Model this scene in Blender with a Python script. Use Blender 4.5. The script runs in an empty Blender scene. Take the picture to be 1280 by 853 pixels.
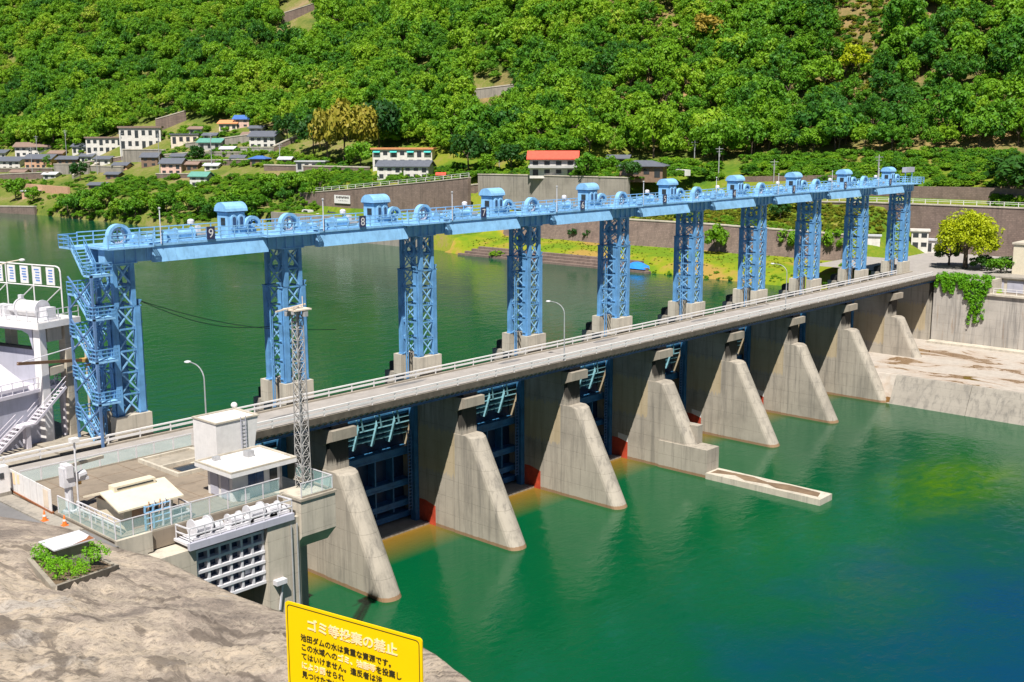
import bpy, bmesh, math, random
import numpy as np
from mathutils import Vector, Matrix, Euler, noise
random.seed(7)
rnd = np.random.default_rng(11)
scene = bpy.context.scene
COL = scene.collection
# ---------------------------------------------------------------- camera
CAM = Vector((-48.709, -80.197, 25.705)); YAW = 0.8282; PIT = 0.1824; ROLL = -0.0022; FPX = 1406.0
fw = Vector((math.sin(YAW)*math.cos(PIT), math.cos(YAW)*math.cos(PIT), -math.sin(PIT)))
rt = Vector((math.cos(YAW), -math.sin(YAW), 0)); up = rt.cross(fw)
rt, up = rt*math.cos(ROLL)+up*math.sin(ROLL), up*math.cos(ROLL)-rt*math.sin(ROLL)
cd = bpy.data.cameras.new('camera'); cam = bpy.data.objects.new('camera', cd); COL.objects.link(cam)
cd.sensor_width = 36.0; cd.lens = FPX/1280*36.0; cd.clip_start = 0.5; cd.clip_end = 6000
cam.matrix_world = Matrix(((rt.x, up.x, -fw.x, CAM.x), (rt.y, up.y, -fw.y, CAM.y), (rt.z, up.z, -fw.z, CAM.z), (0, 0, 0, 1)))
scene.camera = cam
# ---------------------------------------------------------------- light
SUN = Vector((-0.50, -0.37, 1.0)).normalized()
sun_el = math.asin(SUN.z); sun_az = math.atan2(SUN.x, SUN.y)
w = bpy.data.worlds.new('World'); scene.world = w; w.use_nodes = True
nt = w.node_tree; bg = nt.nodes['Background']
sky = nt.nodes.new('ShaderNodeTexSky'); sky.sky_type = 'NISHITA'; sky.sun_disc = False
sky.sun_elevation = sun_el; sky.sun_rotation = sun_az; sky.air_density = 0.6; sky.dust_density = 0.2; sky.ozone_density = 2.5
nt.links.new(sky.outputs[0], bg.inputs[0]); bg.inputs[1].default_value = 0.05
sl = bpy.data.lights.new('sun', 'SUN'); sl.energy = 5.0; sl.angle = math.radians(0.53); sl.color = (1.0, 0.955, 0.88)
so = bpy.data.objects.new('sun', sl); COL.objects.link(so)
so.rotation_euler = SUN.to_track_quat('Z', 'Y').to_euler(); so.location = (0, 0, 200)
vs = scene.view_settings; vs.view_transform = 'Standard'; vs.look = 'None'; vs.exposure = 0.75; vs.gamma = 1.0
try: vs.use_curve_mapping = False
except Exception: pass
scene.cycles.max_bounces = 6; scene.cycles.transparent_max_bounces = 12
# ---------------------------------------------------------------- pixel helpers (1280x853 photograph)
def ray(x, y): return fw + rt*((x-640)/FPX) - up*((y-426.5)/FPX)
def gz(x, y, z): d = ray(x, y); return CAM + d*((z-CAM.z)/d.z)
def gy(x, y, Y): d = ray(x, y); return CAM + d*((Y-CAM.y)/d.y)
def gx(x, y, X): d = ray(x, y); return CAM + d*((X-CAM.x)/d.x)
def depth(p): return (Vector(p)-CAM).dot(fw)
# ---------------------------------------------------------------- materials
MATS = {}
def newmat(name):
    m = bpy.data.materials.new(name); m.use_nodes = True; MATS[name] = m
    return m, m.node_tree, m.node_tree.nodes['Principled BSDF']
def N(nt, t, **kw):
    n = nt.nodes.new(t)
    for k, v in kw.items():
        if hasattr(n, k): setattr(n, k, v)
        else: n.inputs[k].default_value = v
    return n
def ramp(nt, fac, stops):
    r = nt.nodes.new('ShaderNodeValToRGB'); e = r.color_ramp.elements
    e[0].position, e[0].color = stops[0][0], (*stops[0][1], 1); e[1].position, e[1].color = stops[-1][0], (*stops[-1][1], 1)
    for p, c in stops[1:-1]:
        x = e.new(p); x.color = (*c, 1)
    nt.links.new(fac, r.inputs[0]); return r.outputs[0]
def posn(nt, scale):
    g = nt.nodes.new('ShaderNodeNewGeometry'); mp = nt.nodes.new('ShaderNodeMapping'); mp.inputs['Scale'].default_value = scale
    nt.links.new(g.outputs['Position'], mp.inputs['Vector']); return mp.outputs[0]
def noise_tex(nt, vec, scale, detail=4, rough=0.6, dist=0.0):
    n = nt.nodes.new('ShaderNodeTexNoise'); n.inputs['Scale'].default_value = scale; n.inputs['Detail'].default_value = detail
    n.inputs['Roughness'].default_value = rough; n.inputs['Distortion'].default_value = dist
    if vec is not None: nt.links.new(vec, n.inputs['Vector'])
    return n.outputs[0]
def mix(nt, fac, a, b, mode='MIX'):
    n = nt.nodes.new('ShaderNodeMix'); n.data_type = 'RGBA'; n.blend_type = mode
    for s, v in ((n.inputs[0], fac), (n.inputs[6], a), (n.inputs[7], b)):
        if isinstance(v, (int, float)): s.default_value = v
        elif isinstance(v, tuple): s.default_value = (*v, 1)
        else: nt.links.new(v, s)
    return n.outputs[2]
def math_n(nt, op, a, b=0.0, clamp=False):
    n = nt.nodes.new('ShaderNodeMath'); n.operation = op; n.use_clamp = clamp
    for i, v in enumerate((a, b)):
        if isinstance(v, (int, float)): n.inputs[i].default_value = v
        else: nt.links.new(v, n.inputs[i])
    return n.outputs[0]
def bump(nt, bsdf, h, strength, dist):
    b = nt.nodes.new('ShaderNodeBump'); b.inputs['Strength'].default_value = strength; b.inputs['Distance'].default_value = dist
    nt.links.new(h, b.inputs['Height']); nt.links.new(b.outputs[0], bsdf.inputs['Normal'])
def plain(name, col, rough=0.6, metal=0.0, var=0.25, scale=1.5, streak=0.0, spec=0.4):
    m, nt, b = newmat(name)
    a = noise_tex(nt, posn(nt, (1, 1, 1)), scale, 5, 0.65)
    lo = tuple(c*(1-var) for c in col); hi = tuple(min(1, c*(1+var*0.6)) for c in col)
    c = ramp(nt, a, [(0.3, lo), (0.7, hi)])
    if streak:
        s = noise_tex(nt, posn(nt, (2.2, 2.2, 0.12)), 1.6, 4, 0.7)
        c = mix(nt, ramp(nt, s, [(0.52, (0, 0, 0)), (0.72, (streak,)*3)]), c, tuple(x*0.42 for x in col))
    nt.links.new(c, b.inputs['Base Color']); b.inputs['Roughness'].default_value = rough; b.inputs['Metallic'].default_value = metal
    b.inputs['Specular IOR Level'].default_value = spec
    return m
def concrete(name, col, stain=0.55, lift=2.0, rust=0.0, dark=0.45, vscale=1.0, grime_shade=False):
    m, nt, b = newmat(name)
    P = posn(nt, (1, 1, 1))
    big = noise_tex(nt, P, 0.22, 6, 0.62); fine = noise_tex(nt, P, 3.5, 6, 0.7)
    c = ramp(nt, big, [(0.28, tuple(x*0.72 for x in col)), (0.5, col), (0.75, tuple(min(1, x*1.15) for x in col))])
    c = mix(nt, math_n(nt, 'MULTIPLY', fine, 0.35), c, tuple(x*0.6 for x in col))
    s = noise_tex(nt, posn(nt, (1.1*vscale, 1.1*vscale, 0.07)), 1.0, 5, 0.72, 0.25)
    s2 = noise_tex(nt, posn(nt, (3.5*vscale, 3.5*vscale, 0.10)), 1.0, 4, 0.7)
    sm = math_n(nt, 'MULTIPLY', ramp(nt, s, [(0.48, (0, 0, 0)), (0.62, (stain,)*3)]), ramp(nt, s2, [(0.3, (0.35,)*3), (0.65, (1, 1, 1))]))
    c = mix(nt, sm, c, tuple(x*dark for x in (col[0]*0.92, col[1]*0.95, col[2]*1.0)))
    if rust:
        r = noise_tex(nt, posn(nt, (0.9, 0.9, 0.10)), 1.4, 4, 0.6)
        c = mix(nt, ramp(nt, r, [(0.60, (0, 0, 0)), (0.74, (rust,)*3)]), c, (0.26, 0.15, 0.07))
    hgt = fine
    if lift:
        g = nt.nodes.new('ShaderNodeNewGeometry'); sp = nt.nodes.new('ShaderNodeSeparateXYZ'); nt.links.new(g.outputs['Position'], sp.inputs[0])
        wob = math_n(nt, 'MULTIPLY', big, 0.10)
        fr = math_n(nt, 'FRACT', math_n(nt, 'DIVIDE', math_n(nt, 'ADD', sp.outputs[2], wob), lift))
        ln = math_n(nt, 'LESS_THAN', fr, 0.028)
        lf = math_n(nt, 'MULTIPLY', ln, math_n(nt, 'MULTIPLY', ramp(nt, s2, [(0.35, (0.2,)*3), (0.6, (1,)*3)]), 0.5))
        c = mix(nt, lf, c, tuple(x*0.35 for x in col))
        hgt = math_n(nt, 'SUBTRACT', fine, ln)
    if grime_shade:   # black algae plus painted-in shade below the caps, pale tan wash on the noses
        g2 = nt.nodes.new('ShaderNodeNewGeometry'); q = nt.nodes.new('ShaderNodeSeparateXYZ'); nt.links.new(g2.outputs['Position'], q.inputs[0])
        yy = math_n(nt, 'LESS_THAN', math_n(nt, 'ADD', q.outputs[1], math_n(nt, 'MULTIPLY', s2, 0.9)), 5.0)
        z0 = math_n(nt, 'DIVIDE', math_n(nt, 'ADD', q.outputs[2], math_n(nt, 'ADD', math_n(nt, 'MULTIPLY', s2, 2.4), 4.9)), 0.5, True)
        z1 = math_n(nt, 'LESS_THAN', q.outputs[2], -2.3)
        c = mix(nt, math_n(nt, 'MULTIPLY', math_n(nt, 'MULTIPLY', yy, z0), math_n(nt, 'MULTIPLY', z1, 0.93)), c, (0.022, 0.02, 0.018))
        tan = math_n(nt, 'MULTIPLY', math_n(nt, 'LESS_THAN', math_n(nt, 'ABSOLUTE', math_n(nt, 'ADD', q.outputs[2], 9.0)), math_n(nt, 'ADD', 1.0, math_n(nt, 'MULTIPLY', s2, 3.0))), math_n(nt, 'MULTIPLY', math_n(nt, 'GREATER_THAN', q.outputs[1], 5.0), 0.45))
        c = mix(nt, tan, c, (0.48, 0.36, 0.18))
        wl = math_n(nt, 'LESS_THAN', math_n(nt, 'ADD', q.outputs[2], math_n(nt, 'MULTIPLY', fine, 0.25)), -17.45)
        c = mix(nt, math_n(nt, 'MULTIPLY', wl, 0.75), c, (0.20, 0.10, 0.035))
    if name == 'masonry':
        g3 = nt.nodes.new('ShaderNodeNewGeometry'); q3 = nt.nodes.new('ShaderNodeSeparateXYZ'); nt.links.new(g3.outputs['Position'], q3.inputs[0])
        cv = nt.nodes.new('ShaderNodeCombineXYZ'); nt.links.new(math_n(nt, 'ADD', q3.outputs[0], q3.outputs[1]), cv.inputs[0]); nt.links.new(q3.outputs[2], cv.inputs[1])
        bk = nt.nodes.new('ShaderNodeTexBrick'); nt.links.new(cv.outputs[0], bk.inputs['Vector']); bk.inputs['Scale'].default_value = 1.0
        bk.inputs['Brick Width'].default_value = 0.7; bk.inputs['Row Height'].default_value = 0.4; bk.inputs['Mortar Size'].default_value = 0.05
        bk.inputs['Color1'].default_value = (0.55, 0.5, 0.48, 1); bk.inputs['Color2'].default_value = (1.15, 1.05, 1.0, 1); bk.inputs['Mortar'].default_value = (0.45, 0.42, 0.4, 1)
        c = mix(nt, 0.45, c, bk.outputs['Color'], 'MULTIPLY')
    nt.links.new(c, b.inputs['Base Color']); b.inputs['Roughness'].default_value = 0.88; b.inputs['Specular IOR Level'].default_value = 0.25
    bump(nt, b, hgt, 0.35, 0.04)
    return m
concrete('pier_concrete', (0.365, 0.325, 0.27), stain=0.7, grime_shade=True, dark=0.42)
concrete('pale_concrete', (0.50, 0.45, 0.37), stain=0.55, lift=1.5)
concrete('wall_concrete', (0.42, 0.385, 0.345), stain=0.85, lift=1.6, rust=0.55)
concrete('deck_concrete', (0.33, 0.29, 0.235), stain=0.5, lift=0)
plain('edge_concrete', (0.095, 0.08, 0.063), 0.9, var=0.35, scale=1.0, streak=0.4)  # dark brown edge; the shade under the rail is put into the colour too
plain('lilac_concrete', (0.56, 0.53, 0.585), 0.7, var=0.12, scale=0.5, streak=0.2)
concrete('yard_paving', (0.24, 0.195, 0.15), stain=0.4, lift=0)
concrete('masonry', (0.23, 0.175, 0.15), stain=0.6, lift=0, dark=0.5)
concrete('far_concrete', (0.31, 0.28, 0.24), stain=0.7, lift=1.2)
plain('mast_grey', (0.30, 0.29, 0.28), 0.5, var=0.25, scale=3.0)
plain('asphalt', (0.30, 0.275, 0.255), 0.9, var=0.18, scale=0.8)
plain('dark_asphalt', (0.16, 0.155, 0.155), 0.9, var=0.2, scale=0.6)
plain('blue_steel', (0.225, 0.45, 0.70), 0.5, var=0.22, scale=0.9, streak=0.4)
plain('tower_blue', (0.12, 0.30, 0.55), 0.5, var=0.3, scale=0.9, streak=0.5)
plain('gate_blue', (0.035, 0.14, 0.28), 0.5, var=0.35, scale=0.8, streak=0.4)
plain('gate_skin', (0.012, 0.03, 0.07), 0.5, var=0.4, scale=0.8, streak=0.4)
plain('fin_cyan', (0.26, 0.52, 0.60), 0.5, var=0.3, scale=1.2, streak=0.4)
plain('girder_blue', (0.10, 0.19, 0.36), 0.5, var=0.3, scale=0.7, streak=0.4)
plain('white_paint', (0.66, 0.64, 0.63), 0.5, var=0.10, scale=2.0, streak=0.12)
plain('cream_paint', (0.62, 0.55, 0.42), 0.55, var=0.10, scale=1.0, streak=0.15)
plain('white_steel', (0.58, 0.57, 0.60), 0.45, var=0.15, scale=2.0, streak=0.2)
plain('grey_steel', (0.42, 0.42, 0.43), 0.4, metal=0.3, var=0.2, scale=3.0, streak=0.2)
plain('lavender_grey', (0.40, 0.40, 0.47), 0.55, var=0.12, scale=0.6, streak=0.25)
plain('black_rubber', (0.02, 0.02, 0.022), 0.6, var=0.3, scale=3.0)
plain('rust', (0.24, 0.09, 0.035), 0.8, var=0.4, scale=3.0)
plain('red_paint', (0.42, 0.055, 0.025), 0.6, var=0.35, scale=1.0, streak=0.2)
plain('orange_plastic', (0.85, 0.17, 0.03), 0.4, var=0.1)
plain('blue_tarp', (0.03, 0.22, 0.70), 0.4, var=0.25, scale=2.0)
plain('dark_glass', (0.03, 0.035, 0.04), 0.12, var=0.3, spec=0.6)
plain('window_blue', (0.035, 0.075, 0.18), 0.15, var=0.3, spec=0.6)
plain('wood_brown', (0.16, 0.09, 0.05), 0.8, var=0.3, scale=2.0)
plain('bark', (0.10, 0.072, 0.05), 0.9, var=0.4, scale=4.0)
plain('soil', (0.17, 0.115, 0.07), 0.95, var=0.4, scale=0.5)
plain('timber_yellow', (0.55, 0.33, 0.10), 0.6, var=0.3, scale=2.0)
plain('sign_yellow', (0.78, 0.49, 0.0), 0.4, var=0.04, scale=1.5)
plain('sign_pink', (0.90, 0.60, 0.36), 0.5, var=0.08, scale=6)
plain('sign_black', (0.03, 0.022, 0.012), 0.5, var=0.1)
plain('sign_blue', (0.12, 0.22, 0.50), 0.5, var=0.2, scale=8)
plain('number_dark', (0.03, 0.035, 0.09), 0.5, var=0.2)
plain('kerb_yellow', (0.55, 0.48, 0.32), 0.7, var=0.2)
for nm, c in dict(roof_slate=(0.10, 0.11, 0.135), roof_blue=(0.05, 0.13, 0.38), roof_red=(0.62, 0.085, 0.05), roof_orange=(0.56, 0.24, 0.10), roof_green=(0.10, 0.27, 0.22),
                  roof_brown=(0.22, 0.15, 0.12), roof_tin=(0.46, 0.47, 0.50), wall_white=(0.60, 0.57, 0.53), wall_cream=(0.66, 0.56, 0.45), wall_pink=(0.60, 0.40, 0.33), wall_tan=(0.50, 0.30, 0.19),
                  wall_brown=(0.20, 0.13, 0.09), wall_grey=(0.42, 0.41, 0.40), awning_teal=(0.05, 0.40, 0.36)).items():
    plain(nm, c, 0.7, var=0.18, scale=1.2, streak=0.2)
# clear glass of the fences: mostly transparent, greenish, glossy
m, nt, b = newmat('fence_glass')
b.inputs['Base Color'].default_value = (0.42, 0.66, 0.66, 1); b.inputs['Roughness'].default_value = 0.08; b.inputs['Alpha'].default_value = 0.22
# water
def water(name, col, tint_fn, bscale, bstr):
    m, nt, b = newmat(name)
    P = posn(nt, (1, 1, 1)); c = tint_fn(nt, P, col)
    nt.links.new(c, b.inputs['Base Color']); b.inputs['Roughness'].default_value = 0.04; b.inputs['IOR'].default_value = 1.33; b.inputs['Specular IOR Level'].default_value = 0.5
    P2 = posn(nt, (0.75, 1.25, 1))
    a = noise_tex(nt, P2, bscale, 5, 0.62, 0.4); d = noise_tex(nt, posn(nt, (1.2, 0.6, 1)), bscale*0.18, 3, 0.5)
    h = math_n(nt, 'MULTIPLY', a, math_n(nt, 'ADD', math_n(nt, 'MULTIPLY', d, 1.6), 0.0))
    bump(nt, b, h, bstr, 0.12)
    return m
def tint_up(nt, P, col):
    n = noise_tex(nt, P, 0.012, 3, 0.5)
    return ramp(nt, n, [(0.3, (0.0006, 0.050, 0.027)), (0.6, (0.001, 0.064, 0.027)), (0.8, (0.003, 0.070, 0.022))])
def blob(nt, P, cx, cy, rx, ry, soft=1.0):
    sp = nt.nodes.new('ShaderNodeSeparateXYZ'); nt.links.new(P, sp.inputs[0])
    wob = noise_tex(nt, P, 0.09, 4, 0.6); wob2 = math_n(nt, 'MULTIPLY', math_n(nt, 'SUBTRACT', wob, 0.5), 1.5)
    dx = math_n(nt, 'POWER', math_n(nt, 'ABSOLUTE', math_n(nt, 'DIVIDE', math_n(nt, 'SUBTRACT', sp.outputs[0], cx), rx)), 2)
    dy = math_n(nt, 'POWER', math_n(nt, 'ABSOLUTE', math_n(nt, 'DIVIDE', math_n(nt, 'SUBTRACT', sp.outputs[1], cy), ry)), 2)
    d = math_n(nt, 'ADD', math_n(nt, 'ADD', dx, dy), wob2)
    return ramp(nt, d, [(0.0, (1, 1, 1)), (1.0*soft, (0, 0, 0))])
ALG = gz(1185, 605, -17.93)
def tint_dn(nt, P, col):
    n = noise_tex(nt, P, 0.02, 3, 0.5)
    c = ramp(nt, n, [(0.3, (0.0006, 0.054, 0.022)), (0.6, (0.001, 0.072, 0.022)), (0.8, (0.005, 0.080, 0.016))])
    c = mix(nt, math_n(nt, 'MULTIPLY', blob(nt, P, ALG.x, ALG.y, 19, 9), ramp(nt, noise_tex(nt, posn(nt, (0.6, 1.5, 1)), 0.35, 6, 0.75, 1.0), [(0.36, (0.1,)*3), (0.62, (0.95,)*3)])), c, (0.040, 0.115, 0.003))
    c = mix(nt, math_n(nt, 'MULTIPLY', blob(nt, P, 54, -68, 58, 42), 0.95), c, (0.0005, 0.036, 0.084))   # a broad blue patch
    sp = nt.nodes.new('ShaderNodeSeparateXYZ'); nt.links.new(P, sp.inputs[0])
    sill = ramp(nt, math_n(nt, 'ADD', sp.outputs[1], math_n(nt, 'MULTIPLY', noise_tex(nt, P, 0.25, 3), 3.0)), [(0.0, (0, 0, 0)), (1.0, (1, 1, 1))])
    s2 = math_n(nt, 'DIVIDE', math_n(nt, 'SUBTRACT', sp.outputs[1], 3.0), 6.5, True)
    c = mix(nt, math_n(nt, 'MULTIPLY', s2, 0.9), c, (0.20, 0.10, 0.012))
    return c
water('water_up', None, tint_up, 0.5, 0.7)
water('water_down', None, tint_dn, 0.75, 0.62)
# foliage
def foliage(name, stops, transl=0.25):
    m, nt, b = newmat(name)
    oi = nt.nodes.new('ShaderNodeObjectInfo'); P = posn(nt, (1, 1, 1))
    n = noise_tex(nt, P, 0.55, 3, 0.6)
    wide = noise_tex(nt, P, 0.016, 3, 0.6)
    f = math_n(nt, 'ADD', math_n(nt, 'MULTIPLY', oi.outputs['Random'], 0.62), math_n(nt, 'MULTIPLY', math_n(nt, 'SUBTRACT', n, 0.5), 0.8), False)
    f = math_n(nt, 'ADD', f, math_n(nt, 'MULTIPLY', math_n(nt, 'SUBTRACT', wide, 0.42), 1.3), True)
    c = ramp(nt, f, stops)
    nt.links.new(c, b.inputs['Base Color']); b.inputs['Roughness'].default_value = 0.55; b.inputs['Specular IOR Level'].default_value = 0.25
    t = nt.nodes.new('ShaderNodeBsdfTranslucent'); nt.links.new(mix(nt, 0.5, c, (0.16, 0.26, 0.01)), t.inputs['Color'])
    ms = nt.nodes.new('ShaderNodeMixShader'); ms.inputs[0].default_value = transl
    nt.links.new(b.outputs[0], ms.inputs[1]); nt.links.new(t.outputs[0], ms.inputs[2]); nt.links.new(ms.outputs[0], nt.nodes['Material Output'].inputs[0])
    return m
foliage('leaf_forest', [(0.0, (0.040, 0.155, 0.020)), (0.2, (0.085, 0.25, 0.016)), (0.5, (0.17, 0.36, 0.016)), (0.75, (0.26, 0.44, 0.020)), (0.92, (0.34, 0.43, 0.04)), (1.0, (0.34, 0.34, 0.08))], 0.42)
foliage('leaf_lime', [(0.0, (0.30, 0.40, 0.006)), (0.5, (0.42, 0.47, 0.008)), (1.0, (0.50, 0.50, 0.012))], 0.35)
foliage('leaf_dark', [(0.0, (0.015, 0.075, 0.015)), (1.0, (0.05, 0.15, 0.015))], 0.35)
foliage('leaf_bamboo', [(0.0, (0.20, 0.24, 0.02)), (0.5, (0.32, 0.26, 0.03)), (1.0, (0.40, 0.25, 0.045))])
foliage('leaf_fresh', [(0.0, (0.06, 0.19, 0.008)), (0.5, (0.11, 0.26, 0.008)), (1.0, (0.17, 0.30, 0.01))])
foliage('leaf_ivy', [(0.0, (0.07, 0.26, 0.006)), (0.5, (0.16, 0.38, 0.008)), (1.0, (0.27, 0.42, 0.01))])
foliage('leaf_grass', [(0.0, (0.10, 0.18, 0.012)), (0.4, (0.18, 0.22, 0.012)), (0.75, (0.26, 0.24, 0.02)), (1.0, (0.29, 0.20, 0.05))])
def ground_mat():
    m, nt, b = newmat('bank_ground')
    P = posn(nt, (1, 1, 1)); n = noise_tex(nt, P, 0.07, 6, 0.65); n2 = noise_tex(nt, P, 0.9, 5, 0.7)
    f = math_n(nt, 'ADD', math_n(nt, 'MULTIPLY', n, 0.65), math_n(nt, 'MULTIPLY', n2, 0.35))
    c = ramp(nt, f, [(0.32, (0.04, 0.10, 0.012)), (0.46, (0.09, 0.16, 0.012)), (0.56, (0.17, 0.19, 0.02)), (0.68, (0.21, 0.15, 0.07))])
    sp = nt.nodes.new('ShaderNodeSeparateXYZ'); nt.links.new(P, sp.inputs[0])
    hill = ramp(nt, f, [(0.35, (0.05, 0.085, 0.015)), (0.5, (0.16, 0.13, 0.05)), (0.65, (0.30, 0.19, 0.09))])
    c = mix(nt, math_n(nt, 'DIVIDE', math_n(nt, 'SUBTRACT', sp.outputs[0], 232.0), 25.0, True), c, hill)
    lawn = ramp(nt, n, [(0.40, (0.12, 0.20, 0.012)), (0.50, (0.20, 0.23, 0.014)), (0.58, (0.30, 0.20, 0.05))])
    lm = math_n(nt, 'MULTIPLY', math_n(nt, 'LESS_THAN', sp.outputs[0], 184.5), math_n(nt, 'LESS_THAN', sp.outputs[1], 140.0))
    c = mix(nt, lm, c, lawn)
    vil = ramp(nt, f, [(0.35, (0.06, 0.10, 0.02)), (0.5, (0.13, 0.15, 0.03)), (0.62, (0.23, 0.17, 0.10))])
    c = mix(nt, math_n(nt, 'MULTIPLY', math_n(nt, 'GREATER_THAN', sp.outputs[1], 225.0), 0.85), c, vil)
    nt.links.new(c, b.inputs['Base Color']); b.inputs['Roughness'].default_value = 0.95; b.inputs['Specular IOR Level'].default_value = 0.1
    bump(nt, b, n2, 0.8, 0.4)
ground_mat()
def rock_mat():
    m, nt, b = newmat('rock')
    P = posn(nt, (1, 1, 1)); big = noise_tex(nt, P, 0.085, 6, 0.62, 0.8); mid = noise_tex(nt, P, 0.45, 7, 0.66, 0.5); fine = noise_tex(nt, P, 3.2, 8, 0.75); grain = noise_tex(nt, P, 14.0, 5, 0.8)
    c = ramp(nt, math_n(nt, 'ADD', math_n(nt, 'MULTIPLY', big, 0.55), math_n(nt, 'MULTIPLY', mid, 0.45)), [(0.39, (0.20, 0.165, 0.14)), (0.45, (0.33, 0.27, 0.22)), (0.50, (0.44, 0.365, 0.29)), (0.55, (0.54, 0.44, 0.33)), (0.61, (0.42, 0.37, 0.32))])
    c = mix(nt, ramp(nt, fine, [(0.40, (0.7,)*3), (0.50, (0, 0, 0))]), c, (0.15, 0.125, 0.105))
    c = mix(nt, ramp(nt, grain, [(0.5, (0, 0, 0)), (0.72, (0.55,)*3)]), c, (0.55, 0.49, 0.42))
    c = mix(nt, ramp(nt, noise_tex(nt, posn(nt, (0.35, 0.12, 0.3)), 1.0, 5, 0.65, 1.2), [(0.53, (0, 0, 0)), (0.60, (0.7,)*3)]), c, (0.11, 0.088, 0.072))
    nt.links.new(c, b.inputs['Base Color']); b.inputs['Roughness'].default_value = 0.92; b.inputs['Specular IOR Level'].default_value = 0.2
    h = math_n(nt, 'ADD', math_n(nt, 'MULTIPLY', fine, 0.7), math_n(nt, 'MULTIPLY', grain, 0.25))
    bump(nt, b, h, 0.7, 0.25)
rock_mat()
def apron_mat():
    m, nt, b = newmat('apron')
    P = posn(nt, (1, 1, 1)); n = noise_tex(nt, posn(nt, (1.5, 0.8, 1)), 0.13, 6, 0.6, 0.8); f = noise_tex(nt, P, 0.9, 7, 0.75)
    c = ramp(nt, f, [(0.3, (0.31, 0.27, 0.23)), (0.7, (0.43, 0.385, 0.335))])
    pud = ramp(nt, n, [(0.555, (0, 0, 0)), (0.565, (1, 1, 1))])
    damp = ramp(nt, n, [(0.47, (0, 0, 0)), (0.56, (0.45,)*3)])
    c = mix(nt, damp, c, (0.30, 0.20, 0.13)); c = mix(nt, pud, c, (0.16, 0.085, 0.03))
    nt.links.new(c, b.inputs['Base Color'])
    nt.links.new(ramp(nt, pud, [(0, (0.85,)*3), (1, (0.05,)*3)]), b.inputs['Roughness'])
apron_mat()
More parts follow.
